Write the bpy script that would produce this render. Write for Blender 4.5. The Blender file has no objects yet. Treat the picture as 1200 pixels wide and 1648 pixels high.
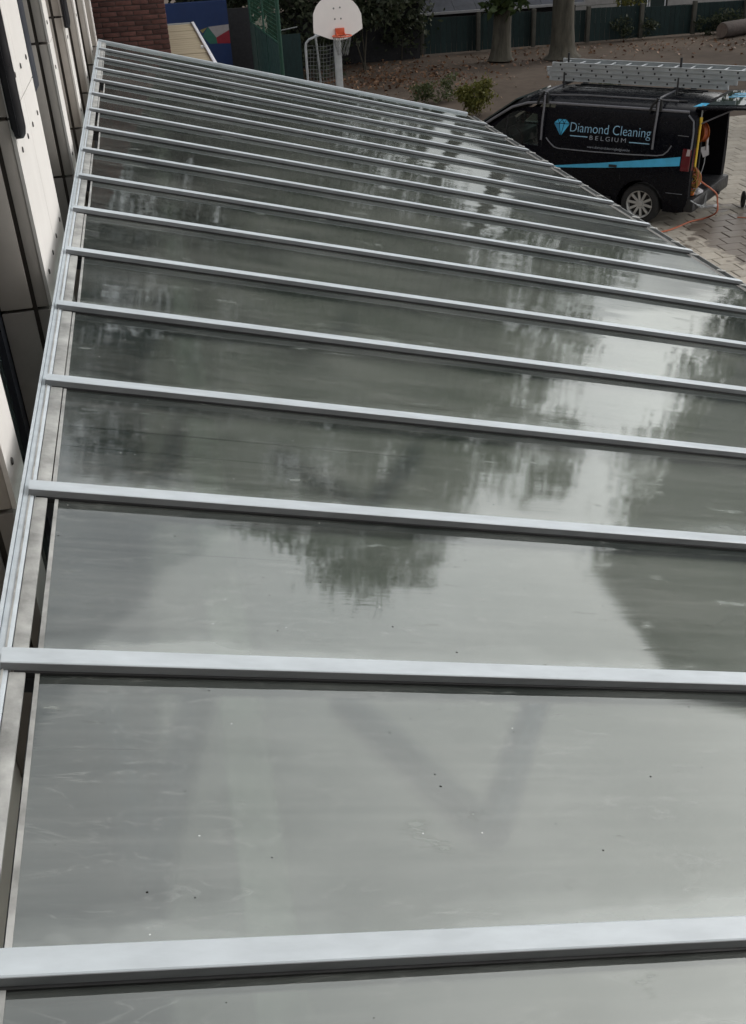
import bpy, bmesh, math, random
import numpy as np
from mathutils import Vector, Matrix
random.seed(7); rng = np.random.default_rng(7)
SC = bpy.context.scene; COL = SC.collection
PI = math.pi

# ------------------------------------------------------------------ camera
cam = bpy.data.cameras.new('camera'); camo = bpy.data.objects.new('camera', cam); COL.objects.link(camo)
Rr = Vector((0.97742, -0.20645, -0.04497)); Ru = Vector((0.14601, 0.50613, 0.85001)); Rf = Vector((0.15272, 0.83738, -0.52484))
camo.matrix_world = Matrix(((Rr.x, Ru.x, -Rf.x, 0.51469), (Rr.y, Ru.y, -Rf.y, -1.15681), (Rr.z, Ru.z, -Rf.z, 5.15252), (0, 0, 0, 1)))
cam.sensor_fit = 'VERTICAL'; cam.sensor_height = 24.0; cam.lens = 1634.44 / 1648 * 24.0
cam.clip_start = 0.05; cam.clip_end = 600
SC.camera = camo

# ------------------------------------------------------------------ world, sun, exposure
CLX, CLY = 0.0, 0.0
SUN_EL, SUN_ROT = math.radians(36), math.radians(76)
w = bpy.data.worlds.new('World'); SC.world = w; w.use_nodes = True
nt = w.node_tree; nt.nodes.clear()
def wn(t, **k):
    n = nt.nodes.new(t)
    for a, b in k.items(): setattr(n, a, b)
    return n
sky = wn('ShaderNodeTexSky', sky_type='NISHITA', sun_disc=False, sun_elevation=SUN_EL, sun_rotation=SUN_ROT, air_density=1.0, dust_density=5.0)
hs = wn('ShaderNodeHueSaturation'); hs.inputs['Saturation'].default_value = 0.16; hs.inputs['Value'].default_value = 1.0
nt.links.new(sky.outputs[0], hs.inputs['Color'])
tc = wn('ShaderNodeTexCoord'); nz = wn('ShaderNodeTexNoise'); nz.inputs['Scale'].default_value = 2.0; nz.inputs['Detail'].default_value = 4; nz.inputs['Roughness'].default_value = .5
mp = wn('ShaderNodeMapping'); mp.inputs['Location'].default_value = (CLX, CLY, 0.0)
nt.links.new(tc.outputs['Generated'], mp.inputs['Vector']); nt.links.new(mp.outputs[0], nz.inputs['Vector'])
cr = wn('ShaderNodeMapRange'); cr.inputs[1].default_value = .3; cr.inputs[2].default_value = .7; cr.inputs[3].default_value = 0.62; cr.inputs[4].default_value = 1.32
nt.links.new(nz.outputs['Fac'], cr.inputs[0])
mx = wn('ShaderNodeMixRGB', blend_type='MIX'); mx.inputs[0].default_value = .3; mx.inputs[2].default_value = (7.2, 7.4, 7.6, 1)
nt.links.new(hs.outputs[0], mx.inputs[1])
ml = wn('ShaderNodeVectorMath', operation='SCALE'); nt.links.new(mx.outputs[0], ml.inputs[0]); nt.links.new(cr.outputs[0], ml.inputs['Scale'])
bg = wn('ShaderNodeBackground'); bg.inputs['Strength'].default_value = 0.145
nt.links.new(ml.outputs[0], bg.inputs['Color'])
wo = wn('ShaderNodeOutputWorld'); nt.links.new(bg.outputs[0], wo.inputs[0])

sun = bpy.data.lights.new('sun', 'SUN'); sun.energy = 0.8; sun.angle = math.radians(100); sun.color = (1, .97, .92)
suno = bpy.data.objects.new('sun', sun); COL.objects.link(suno)
sd = Vector((math.sin(SUN_ROT) * math.cos(SUN_EL), math.cos(SUN_ROT) * math.cos(SUN_EL), math.sin(SUN_EL)))
suno.rotation_euler = sd.to_track_quat('Z', 'Y').to_euler(); suno.location = (0, 0, 30)
SC.view_settings.view_transform = 'Standard'; SC.view_settings.look = 'None'; SC.view_settings.gamma = 1
SC.view_settings.use_curve_mapping = False; SC.view_settings.exposure = 0.47
SC.render.engine = 'CYCLES'
SC.cycles.max_bounces = 10; SC.cycles.transmission_bounces = 8; SC.cycles.transparent_max_bounces = 8

# ------------------------------------------------------------------ constants of the place (metres)
S = 0.79269                     # glazing bar spacing
TZ, XE, EZ = 3.7215, 4.6649, 2.5008   # canopy: high edge z (x=0), eave x and z
SL = (EZ - TZ) / XE             # slope
def rz(x): return TZ + SL * x
UX = Vector((1, 0, SL)).normalized(); UN = Vector((-SL, 0, 1)).normalized(); UY = Vector((0, 1, 0))

# ------------------------------------------------------------------ mesh helpers
class MB:
    def __init__(s): s.v = []; s.f = []
    def add(s, vs, fs):
        o = len(s.v); s.v += [tuple(q) for q in vs]; s.f += [tuple(i + o for i in f) for f in fs]; return s
    def box(s, x0, x1, y0, y1, z0, z1):
        return s.add([(x0,y0,z0),(x1,y0,z0),(x1,y1,z0),(x0,y1,z0),(x0,y0,z1),(x1,y0,z1),(x1,y1,z1),(x0,y1,z1)],
                     [(0,3,2,1),(4,5,6,7),(0,1,5,4),(1,2,6,5),(2,3,7,6),(3,0,4,7)])
    def obox(s, c, ax, ay, az):
        c = Vector(c); ax = Vector(ax); ay = Vector(ay); az = Vector(az)
        vs = [c + ax*i + ay*j + az*k for k in (-1,1) for (i,j) in ((-1,-1),(1,-1),(1,1),(-1,1))]
        return s.add(vs, [(0,3,2,1),(4,5,6,7),(0,1,5,4),(1,2,6,5),(2,3,7,6),(3,0,4,7)])
    def tube(s, pts, r, n=8, r1=None, cap=True):
        pts = [Vector(q) for q in pts]; m = len(pts); rs = r if isinstance(r, (list, tuple)) else [r + ((r1 if r1 is not None else r) - r) * i / max(1, m-1) for i in range(m)]
        vs = []; prev = None
        for i, q in enumerate(pts):
            t = (pts[min(i+1, m-1)] - pts[max(i-1, 0)]).normalized()
            a = t.orthogonal().normalized() if prev is None else (prev - t * prev.dot(t)).normalized()
            prev = a; b = t.cross(a)
            for k in range(n):
                g = 2*PI*k/n; vs.append(q + (a*math.cos(g) + b*math.sin(g)) * rs[i])
        fs = [(i*n+k, i*n+(k+1)%n, (i+1)*n+(k+1)%n, (i+1)*n+k) for i in range(m-1) for k in range(n)]
        if cap: fs += [tuple(reversed(range(n))), tuple((m-1)*n+k for k in range(n))]
        return s.add(vs, fs)
    def prism(s, poly, o, u, v, wv):
        # polygon (a,b) in frame o + a*u + b*v, extruded by wv
        o = Vector(o); u = Vector(u); v = Vector(v); wv = Vector(wv); n = len(poly)
        p0 = [o + u*a + v*b for a, b in poly]; p1 = [q + wv for q in p0]
        fs = [tuple(reversed(range(n))), tuple(range(n, 2*n))] + [(i, (i+1)%n, n+(i+1)%n, n+i) for i in range(n)]
        return s.add(p0 + p1, fs)
    def lathe(s, prof, o, ax, n=24):
        o = Vector(o); ax = Vector(ax).normalized(); a = ax.orthogonal().normalized(); b = ax.cross(a); m = len(prof)
        vs = [o + ax*h + (a*math.cos(2*PI*k/n) + b*math.sin(2*PI*k/n)) * r for (r, h) in prof for k in range(n)]
        fs = [(i*n+k, i*n+(k+1)%n, (i+1)*n+(k+1)%n, (i+1)*n+k) for i in range(m-1) for k in range(n)]
        return s.add(vs, fs)
    def blob(s, c, rx, ry, rzz, nu=10, nv=6, jit=0.0):
        c = Vector(c); vs = [c + Vector((0,0,-rzz))]
        for j in range(1, nv):
            ph = -PI/2 + PI*j/nv
            for i in range(nu):
                th = 2*PI*i/nu; k = 1 + jit*(random.random()-.5)
                vs.append(c + Vector((rx*math.cos(ph)*math.cos(th)*k, ry*math.cos(ph)*math.sin(th)*k, rzz*math.sin(ph)*k)))
        vs.append(c + Vector((0,0,rzz))); e = len(vs)-1
        fs = [(0, 1+(i+1)%nu, 1+i) for i in range(nu)]
        for j in range(nv-2): fs += [(1+j*nu+i, 1+j*nu+(i+1)%nu, 1+(j+1)*nu+(i+1)%nu, 1+(j+1)*nu+i) for i in range(nu)]
        b0 = 1+(nv-2)*nu; fs += [(b0+i, b0+(i+1)%nu, e) for i in range(nu)]
        return s.add(vs, fs)
    def mesh(s, name, m, smooth=False, bevel=0):
        me = bpy.data.meshes.new(name); me.from_pydata([tuple(q) for q in s.v], [], s.f)
        bm = bmesh.new(); bm.from_mesh(me)
        bmesh.ops.recalc_face_normals(bm, faces=bm.faces)
        if bevel: bmesh.ops.bevel(bm, geom=[e for e in bm.edges if len(e.link_faces)==2 and e.calc_face_angle(0) > .5], offset=bevel, segments=2, affect='EDGES', profile=.5)
        bm.to_mesh(me); bm.free()
        if m: me.materials.append(m)
        if smooth or bevel:
            me.polygons.foreach_set('use_smooth', [True]*len(me.polygons)); me.set_sharp_from_angle(angle=math.radians(40))
        return me
    def build(s, name, m, parent=None, smooth=False, bevel=0, **k):
        return link(name, s.mesh(name, m, smooth, bevel), parent, **k)
def link(name, me, parent=None, label=None, cat=None, group=None, kind=None):
    o = bpy.data.objects.new(name, me); COL.objects.link(o)
    if parent: o.parent = parent
    return tag(o, label, cat, group, kind)
def tag(o, label=None, cat=None, group=None, kind=None):
    if label: o['label'] = label
    if cat: o['category'] = cat
    if group: o['group'] = group
    if kind: o['kind'] = kind
    return o
def empty(name, loc=(0,0,0), rot=0, **k):
    o = bpy.data.objects.new(name, None); COL.objects.link(o); o.location = loc; o.rotation_euler = (0,0,rot); o.empty_display_size = .1
    return tag(o, **k)
def copy_tree(o, parent=None):
    c = o.copy(); COL.objects.link(c); c.parent = parent
    for ch in list(o.children): copy_tree(ch, c)
    return c

# ------------------------------------------------------------------ material helpers
class NT:
    def __init__(s, name):
        s.m = bpy.data.materials.new(name); s.m.use_nodes = True; s.t = s.m.node_tree; s.b = s.t.nodes['Principled BSDF']; s.out = s.t.nodes['Material Output']
    def n(s, t, ins=None, **k):
        q = s.t.nodes.new(t)
        for a, b in k.items(): setattr(q, a, b)
        for a, b in (ins or {}).items():
            if hasattr(b, 'is_output'): s.t.links.new(b, q.inputs[a])
            else: q.inputs[a].default_value = b
        return q
    def l(s, a, b): s.t.links.new(a, b)
    def noise(s, vec, scale, detail=4, rough=.55, dist=0):
        return s.n('ShaderNodeTexNoise', {'Vector': vec, 'Scale': scale, 'Detail': detail, 'Roughness': rough, 'Distortion': dist}).outputs['Fac']
    def rng(s, v, a, b, c, d):
        return s.n('ShaderNodeMapRange', {0: v, 1: a, 2: b, 3: c, 4: d}).outputs[0]
    def mixc(s, f, a, b, bt='MIX'):
        return s.n('ShaderNodeMixRGB', {0: f, 1: a, 2: b}, blend_type=bt).outputs[0]
    def math(s, op, a, b=0.0):
        return s.n('ShaderNodeMath', {0: a, 1: b}, operation=op).outputs[0]
    def pos(s, scale=(1,1,1)):
        g = s.n('ShaderNodeNewGeometry').outputs['Position']
        return s.n('ShaderNodeVectorMath', {0: g, 1: scale}, operation='MULTIPLY').outputs[0]
    def obj(s): return s.n('ShaderNodeTexCoord').outputs['Object']
    def bump(s, h, strength=.2, dist=.01):
        s.l(s.n('ShaderNodeBump', {'Height': h, 'Strength': strength, 'Distance': dist}).outputs[0], s.b.inputs['Normal'])
def c4(c): return (c[0], c[1], c[2], 1)
def mat(name, col, rough=.6, metal=0.0, var=.12, scale=6, bump=0.0, spec=.5, coord='pos', col2=None, bscale=None, rand=0.0, streak=(1,1,1), coat=0.0):
    t = NT(name); v = t.pos(streak) if coord == 'pos' else t.obj()
    f = t.noise(v, scale, 5, .6)
    a = tuple(x*(1-var) for x in col); b = col2 or tuple(min(1, x*(1+var)) for x in col)
    c = t.mixc(t.rng(f, .3, .7, 0, 1), c4(a), c4(b))
    if rand:
        r = t.n('ShaderNodeObjectInfo').outputs['Random']; ri = t.n('ShaderNodeNewGeometry').outputs['Random Per Island']
        k = t.rng(t.math('FRACT', t.math('ADD', r, ri)), 0, 1, 1-rand, 1+rand)
        c = t.n('ShaderNodeVectorMath', {0: c, 'Scale': k}, operation='SCALE').outputs[0]
    t.l(c, t.b.inputs['Base Color'])
    t.l(t.rng(t.noise(v, scale*2.3, 3), .3, .7, max(.02, rough-.08), min(1, rough+.08)), t.b.inputs['Roughness'])
    t.b.inputs['Metallic'].default_value = metal; t.b.inputs['Specular IOR Level'].default_value = spec
    t.b.inputs['Coat Weight'].default_value = coat; t.b.inputs['Coat Roughness'].default_value = .04
    if bump: t.bump(t.noise(v, bscale or scale*4, 6, .65), bump, .01)
    return t.m

M = {}
M['alu'] = mat('bar_aluminium', (.44,.485,.515), .40, 0.0, .10, 3.5, .04, streak=(1,6,6))
M['alu_dirty'] = mat('dirty_aluminium', (.24,.245,.235), .6, 0.0, .35, 9, .1, col2=(.42,.425,.41))
M['alu_shaded'] = mat('shaded_bar_aluminium', (.20,.21,.22), .5, 0.0, .15, 4, streak=(1,6,6))  # darker copy of the bar aluminium, shade put into its colour
M['gasket'] = mat('black_rubber', (.012,.012,.013), .6)
M['dark_steel'] = mat('dark_steel', (.06,.065,.075), .5)
M['gutter'] = mat('weathered_gutter', (.09,.085,.078), .6, var=.4, scale=12, bump=.2)
M['clip'] = mat('clip_metal', (.6,.6,.58), .45)
M['soffit'] = mat('grey_soffit', (.045,.045,.047), .8)
M['sand'] = mat('joint_sand', (.16,.14,.115), .95, var=.3, scale=8)
M['cream_beam'] = mat('cream_beam_paint', (.62,.53,.42), .7, var=.35, scale=2.2, col2=(.88,.77,.62), bump=.1)
M['blue_steel'] = mat('blue_grey_steel', (.025,.035,.045), .5)
M['beige'] = mat('greige_cladding', (.42,.388,.355), .75, var=.07, scale=4, bump=.05, bscale=160, spec=.25)
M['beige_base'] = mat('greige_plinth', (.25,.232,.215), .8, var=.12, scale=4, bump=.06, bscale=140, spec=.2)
M['joint'] = mat('dark_joint', (.055,.048,.042), .9)
M['white_fin'] = mat('white_fin_sheet', (.64,.615,.585), .55, var=.05, scale=3, bump=.02, bscale=90, streak=(1,1,.25))
M['hole'] = mat('screw_hole', (.05,.045,.04), .7)
M['navy_frame'] = mat('navy_window_frame', (.022,.025,.036), .45, var=.15)
M['black_rail'] = mat('black_rail', (.008,.008,.011), .35)
M['mortar'] = mat('dark_mortar', (.06,.05,.047), .95, bump=.3)
M['brick'] = mat('red_brick', (.085,.036,.030), .9, var=.3, scale=14, bump=.4, bscale=50, rand=.28)
M['render_wall'] = mat('grey_render', (.10,.085,.08), .9, bump=.2)
M['dirt'] = None
M['white_board'] = mat('white_board', (.90,.86,.83), .5, var=.03, scale=3)
M['rim_orange'] = mat('rim_orange_paint', (.62,.10,.035), .5)
M['galv'] = mat('galvanised_steel', (.36,.38,.39), .5, var=.15, scale=8)
M['galv_dark'] = mat('dull_galvanised_steel', (.20,.21,.21), .6, var=.2, scale=8)
M['net'] = mat('net_cord', (.16,.17,.17), .8)
M['blue_wall'] = mat('blue_wall_paint', (.003,.020,.085), .6, var=.12, scale=2, bump=.05)
M['mural_white'] = mat('mural_white', (.27,.25,.25), .6)
M['mural_red'] = mat('mural_red', (.20,.006,.018), .6)
M['mural_green'] = mat('mural_green', (.018,.10,.07), .6)
M['mural_yellow'] = mat('mural_yellow', (.18,.15,.05), .6)
M['roof_beige'] = mat('beige_roofing', (.25,.21,.14), .85, var=.25, scale=4, bump=.15, streak=(.4,7,1))
M['white_trim'] = mat('white_trim', (.62,.63,.66), .5)
M['tarp'] = mat('green_sheet', (.008,.040,.032), .6, var=.2, scale=3)
M['green_paint'] = mat('green_post_paint', (.010,.055,.035), .5)
M['mesh_green'] = mat('green_mesh_wire', (.025,.10,.06), .6)
M['fence_green'] = mat('dark_green_board', (.005,.020,.020), .75, var=.25, scale=5, bump=.1, rand=.15, streak=(6,6,.6))
M['fence_post'] = mat('concrete_post', (.075,.072,.06), .9, var=.2, bump=.2)
M['slate'] = mat('dark_roof', (.05,.055,.07), .7, var=.2, scale=4, rand=.15)
M['lead'] = mat('pale_roof_edge', (.33,.33,.34), .6)
M['siding'] = mat('pale_siding', (.30,.29,.28), .7, var=.15, scale=5, rand=.1)
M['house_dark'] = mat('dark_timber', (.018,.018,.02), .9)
M['bark'] = mat('tree_bark', (.060,.054,.040), .95, var=.45, scale=7, bump=.8, bscale=18, streak=(1,1,.22))
M['log'] = mat('log_bark', (.07,.055,.05), .95, var=.3, scale=9, bump=.5)
M['log_end'] = mat('log_cut', (.17,.13,.11), .9, var=.2, scale=12)
def leafmat(name, a, b, trans=.35):
    t = NT(name); r = t.n('ShaderNodeNewGeometry').outputs['Random Per Island']
    c = t.mixc(r, c4(a), c4(b)); t.l(c, t.b.inputs['Base Color']); t.b.inputs['Roughness'].default_value = .55; t.b.inputs['Specular IOR Level'].default_value = .3
    tr = t.n('ShaderNodeBsdfTranslucent', {'Color': c}); ms = t.n('ShaderNodeMixShader', {0: trans, 1: t.b.outputs[0], 2: tr.outputs[0]}); t.l(ms.outputs[0], t.out.inputs[0])
    return t.m
M['leaf'] = leafmat('tree_leaves', (.024,.042,.015), (.068,.098,.032))
M['leaf_dark'] = leafmat('evergreen_leaves', (.018,.030,.014), (.075,.085,.050))
M['leaf_yellow'] = leafmat('yellow_green_leaves', (.075,.085,.02), (.17,.16,.04))
M['leaf_weed'] = leafmat('weed_leaves', (.05,.07,.03), (.11,.12,.05))
M['leaf_litter'] = leafmat('fallen_leaves', (.06,.024,.014), (.26,.15,.085), .1)
# van
M['paint'] = mat('black_van_paint', (.0022,.0026,.0052), .26, var=.1, spec=.12, coat=.03)
M['van_roof'] = mat('dusty_van_roof', (.008,.009,.012), .38, var=.3, scale=7, coat=.15, spec=.4)
M['plastic'] = mat('black_plastic', (.008,.0085,.010), .5)
M['interior'] = mat('dark_interior', (.003,.003,.0045), .8, spec=.2)
M['crease'] = mat('panel_edge_grey', (.13,.135,.15), .4)
M['tyre'] = mat('tyre_rubber', (.016,.016,.017), .8)
M['rimgrey'] = mat('alloy_silver', (.42,.42,.41), .35, metal=.35)
M['hubdark'] = mat('hub_dark', (.02,.02,.02), .5)
M['cyan'] = mat('cyan_vinyl', (.055,.38,.62), .4)
M['cyan_dark'] = mat('deep_cyan_vinyl', (.03,.20,.36), .4)
M['letter'] = mat('pale_blue_lettering', (.26,.46,.62), .45)
M['letter_white'] = mat('grey_lettering', (.30,.33,.38), .45)
M['redlamp'] = mat('red_lamp_lens', (.09,.004,.008), .15, spec=.7)
M['whitelamp'] = mat('white_lamp_lens', (.42,.34,.34), .15)
M['rack'] = mat('rack_grey', (.06,.062,.07), .45)
M['strap'] = mat('grey_strap', (.13,.13,.145), .6)
M['ladder'] = mat('ladder_aluminium', (.36,.385,.395), .4, metal=.25, var=.12)
M['yellow'] = mat('yellow_pole_paint', (.80,.54,.05), .45)
M['orange'] = mat('orange_plastic', (.50,.13,.025), .5)
M['hose_red'] = mat('orange_red_hose', (.45,.13,.065), .5)
M['hose_y'] = mat('ochre_hose', (.24,.14,.02), .6)
M['cloth'] = mat('white_cloth', (.52,.52,.54), .85, bump=.3)
M['seat'] = mat('seat_fabric', (.02,.02,.024), .9)
M['black'] = mat('matt_black', (.012,.012,.013), .7)
M['paver'] = None
def glassmat(name, col, fac, ior=1.6, rough=.02):
    t = NT(name); f = t.n('ShaderNodeFresnel', {'IOR': ior}).outputs[0]
    d = t.n('ShaderNodeBsdfTransparent', {'Color': c4(col)}); df = t.n('ShaderNodeBsdfDiffuse', {'Color': (.045,.06,.058,1)})
    b = t.n('ShaderNodeMixShader', {0: fac, 1: d.outputs[0], 2: df.outputs[0]})
    g = t.n('ShaderNodeBsdfGlossy', {'Roughness': rough})
    m = t.n('ShaderNodeMixShader', {0: f, 1: b.outputs[0], 2: g.outputs[0]}); t.l(m.outputs[0], t.out.inputs[0]); return t.m
M['car_glass'] = glassmat('tinted_car_glass', (.55,.66,.63), .25)
M['dark_glass'] = glassmat('dark_window_glass', (.03,.03,.04), .8, 1.5)

# glass of the canopy: tinted sheet under a film of dried dirty water
def pane_material():
    t = NT('wet_tinted_glass')
    P = t.pos((1, 1, 0)); rnd = t.n('ShaderNodeObjectInfo').outputs['Random']
    sh = t.n('ShaderNodeCombineXYZ', {0: t.math('MULTIPLY', rnd, 17.0), 1: t.math('MULTIPLY', rnd, 5.0), 2: 0.0}).outputs[0]
    V = t.n('ShaderNodeVectorMath', {0: P, 1: sh}, operation='ADD').outputs[0]
    def vs(sc): return t.n('ShaderNodeVectorMath', {0: V, 1: sc}, operation='MULTIPLY').outputs[0]
    cloud = t.noise(vs((1.2, 2.2, 1)), 1.0, 5, .6)
    streak = t.noise(vs((1.0, 30, 1)), 1.0, 5, .65)
    fine = t.noise(vs((2.5, 110, 1)), 1.0, 3, .6)
    # film colour
    col = t.mixc(t.rng(cloud, .34, .66, 0, 1), (.052,.066,.061,1), (.16,.170,.157,1))
    col = t.mixc(t.rng(streak, .45, .75, 0, .35), col, (.36,.37,.35,1))
    # dried foam patches
    pn = t.noise(vs((1.1, 3.4, 1)), 2.6, 6, .62, .4)
    patch = t.rng(pn, .625, .685, 0, 1)
    col = t.mixc(t.math('MULTIPLY', patch, .55), col, (.33,.36,.34,1))
    # pale dried edge of wash water along the lower border of each pane
    yv = t.math('FRACT', t.math('DIVIDE', t.n('ShaderNodeSeparateXYZ', {0: P}).outputs[1], 0.79269))
    ew = t.noise(vs((1.6, 2.5, 1)), 1.0, 5, .6)
    edge = t.rng(t.math('ADD', yv, t.math('MULTIPLY', ew, -.42)), -.16, -.06, 1, 0)
    line_ = t.rng(t.math('ABSOLUTE', t.math('ADD', t.math('ADD', yv, t.math('MULTIPLY', ew, -.42)), .06)), .0, .016, .26, 0)
    col = t.mixc(t.math('MULTIPLY', edge, .7), col, (.34,.37,.35,1))
    col = t.mixc(line_, col, (.05,.055,.05,1))
    marks = t.math('MAXIMUM', t.math('MULTIPLY', edge, t.rng(ew, .3, .7, .25, .75)), line_)
    # wipe marks left by the squeegee and thin dark runs
    wipe = t.noise(vs((1.4, 6.0, 1)), 1.6, 3, .5, 1.8)
    wk = t.rng(t.math('ABSOLUTE', t.math('SUBTRACT', wipe, .5)), 0, .014, .5, 0)
    marks = t.math('MAXIMUM', marks, wk)
    col = t.mixc(wk, col, (.29,.30,.285,1))
    run = t.noise(vs((.35, 55, 1)), 1.0, 2, .5)
    rk = t.rng(run, .66, .74, 0, .6)
    marks = t.math('MAXIMUM', marks, rk)
    col = t.mixc(rk, col, (.03,.033,.03,1))
    # grit and spots
    vo = t.n('ShaderNodeTexVoronoi', {'Vector': vs((1,1,1)), 'Scale': 13.0, 'Randomness': 1.0}, voronoi_dimensions='2D')
    pick = t.math('LESS_THAN', t.n('ShaderNodeSeparateColor', {0: vo.outputs['Color']}).outputs[0], .20)
    dsz = t.math('MULTIPLY', t.n('ShaderNodeSeparateColor', {0: vo.outputs['Color']}).outputs[2], .034)
    wob2 = t.math('MULTIPLY', t.noise(vs((1,1,1)), 90, 2), .03)
    dot = t.math('MULTIPLY', t.math('LESS_THAN', t.math('ADD', vo.outputs['Distance'], t.math('SUBTRACT', wob2, .015)), dsz), pick)
    col = t.mixc(dot, col, (.02,.02,.018,1))
    vo2 = t.n('ShaderNodeTexVoronoi', {'Vector': vs((1,1.3,1)), 'Scale': 7.0, 'Randomness': 1.0}, voronoi_dimensions='2D')
    pick2 = t.math('LESS_THAN', t.n('ShaderNodeSeparateColor', {0: vo2.outputs['Color']}).outputs[1], .10)
    dot2 = t.math('MULTIPLY', t.math('LESS_THAN', vo2.outputs['Distance'], .014), pick2)
    col = t.mixc(dot2, col, (.42,.44,.43,1))
    # relief: roller-wave and dried runs stretched down the slope
    h = t.math('ADD', t.math('MULTIPLY', t.noise(vs((.8, 2.2, 1)), 1.0, 2, .5), 1.0), t.math('MULTIPLY', streak, .035))
    h = t.math('ADD', h, t.math('MULTIPLY', fine, .006))
    bmp = t.n('ShaderNodeBump', {'Height': h, 'Strength': .25, 'Distance': .012}).outputs[0]
    ro = t.rng(t.math('ADD', t.math('MULTIPLY', cloud, .6), t.math('MULTIPLY', streak, .4)), .35, .65, .010, .07)
    ro = t.math('ADD', ro, t.math('MULTIPLY', patch, .12))
    dif = t.n('ShaderNodeBsdfDiffuse', {'Color': col})
    tr = t.n('ShaderNodeBsdfRefraction', {'Color': (.72,.785,.785,1), 'IOR': 1.2, 'Roughness': .27})
    filmf = t.math('MAXIMUM', t.math('MAXIMUM', t.rng(cloud, .3, .7, .22, .44), marks), t.math('MAXIMUM', t.math('MULTIPLY', patch, .6), t.math('MAXIMUM', dot, dot2)))
    bk_ = t.n('ShaderNodeNewGeometry').outputs['Backfacing']
    filmf = t.math('MULTIPLY', filmf, t.rng(bk_, 0, 1, 1.0, .08))
    base = t.n('ShaderNodeMixShader', {0: filmf, 1: tr.outputs[0], 2: dif.outputs[0]})
    gl = t.n('ShaderNodeBsdfGlossy', {'Color': (.93,.97,.96,1), 'Roughness': ro, 'Normal': bmp})
    fr = t.n('ShaderNodeFresnel', {'IOR': 1.84, 'Normal': bmp}).outputs[0]
    fr = t.math('MULTIPLY', fr, t.math('SUBTRACT', 1.0, t.math('MAXIMUM', t.math('MULTIPLY', patch, .4), dot)))
    fr = t.math('MULTIPLY', fr, t.rng(bk_, 0, 1, 1.0, 0.0))
    ms = t.n('ShaderNodeMixShader', {0: fr, 1: base.outputs[0], 2: gl.outputs[0]}); t.l(ms.outputs[0], t.out.inputs[0])
    return t.m
M['pane'] = pane_material()

def ground_material():
    t = NT('trodden_earth'); P = t.pos()
    a = t.noise(P, .35, 6, .6); b = t.noise(P, 3.0, 6, .65)
    c = t.mixc(t.rng(a, .35, .65, 0, 1), (.070,.053,.041,1), (.120,.093,.072,1))
    c = t.mixc(t.rng(b, .4, .75, 0, .5), c, (.050,.038,.030,1))
    t.l(c, t.b.inputs['Base Color']); t.b.inputs['Roughness'].default_value = .95; t.b.inputs['Specular IOR Level'].default_value = .2
    t.bump(b, .5, .03); return t.m
M['dirt'] = ground_material()
def paver_material():
    t = NT('concrete_pavers'); P = t.pos()
    r = t.n('ShaderNodeObjectInfo').outputs['Random']; ri = t.n('ShaderNodeNewGeometry').outputs['Random Per Island']
    k = t.rng(t.math('FRACT', t.math('ADD', r, ri)), 0, 1, .86, 1.13)
    n1 = t.noise(P, 9, 6, .65)
    c = t.mixc(t.rng(n1, .3, .7, 0, 1), (.32,.285,.235,1), (.41,.375,.32,1))
    c = t.n('ShaderNodeVectorMath', {0: c, 'Scale': k}, operation='SCALE').outputs[0]
    # spilled wash water behind the van: a wet, muddy stain with an uneven edge
    px = t.n('ShaderNodeSeparateXYZ', {0: t.n('ShaderNodeNewGeometry').outputs['Position']})
    wob = t.math('MULTIPLY', t.math('SUBTRACT', t.noise(P, 1.5, 4, .6), .5), 1.9)
    dx = t.math('DIVIDE', t.math('SUBTRACT', px.outputs[0], 10.45), 1.65); dy = t.math('DIVIDE', t.math('SUBTRACT', px.outputs[1], 13.75), 1.75)
    d = t.math('SQRT', t.math('ADD', t.math('MULTIPLY', dx, dx), t.math('MULTIPLY', dy, dy)))
    wet = t.rng(t.math('ADD', d, wob), .95, 1.05, 1, 0)
    c = t.mixc(t.math('MULTIPLY', wet, .85), c, (.105,.082,.064,1))
    t.l(c, t.b.inputs['Base Color'])
    t.l(t.rng(wet, 0, 1, .85, .42), t.b.inputs['Roughness']); t.b.inputs['Specular IOR Level'].default_value = .35
    t.bump(n1, .35, .01); return t.m
M['paver'] = paver_material()

# ------------------------------------------------------------------ ground
g = MB(); N = 60
xs = np.linspace(-120, 160, N); ys = np.linspace(-100, 220, N)
g.v = [(x, y, -.04 if (3 < x < 20 and -8 < y < 24) else -.012) for y in ys for x in xs]
g.f = [(j*N+i, j*N+i+1, (j+1)*N+i+1, (j+1)*N+i) for j in range(N-1) for i in range(N-1)]
g.v = [(v[0], v[1], -.045) for v in g.v]
g.build('ground', M['dirt'], kind='structure', label='brown trodden earth of the playground')
pv = MB().box(-.6, 16.2, -9, 22.6, -.30, -.035).build('paved_yard', M['sand'], kind='structure', label='yard paved with worn concrete slabs around the van')
PW, PD = .40, .30
cells = []
for j in range(int((22.5+9)/PD)):
    y = -9 + PD*(j+.5); off = PW*.5*(j % 2)
    for i in range(int(16.4/PW)):
        x = -.6 + PW*(i+.5) + off
        if x > 16.0: continue
        cells.append((x, y))
def slab(m, x, y, z, tx, ty):
    a, b = PW/2-.006, PD/2-.006; e = .009
    vs = []
    for (hx, hy, hz) in ((a, b, -.06), (a, b, -.010), (a-e, b-e, 0)):
        for sx, sy in ((-1,-1),(1,-1),(1,1),(-1,1)): vs.append((x+sx*hx, y+sy*hy, z+hz+tx*sx*hx+ty*sy*hy))
    m.add(vs, [(0,1,5,4),(1,2,6,5),(2,3,7,6),(3,0,4,7),(4,5,9,8),(5,6,10,9),(6,7,11,10),(7,4,8,11),(8,9,10,11)])
vis = sorted(cells, key=lambda q: ((q[0]-9.6)/1.0)**2 + ((q[1]-13.6)/2.0)**2 + (100 if q[0] < 7.0 else 0))
near = set(vis[:290])
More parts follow.
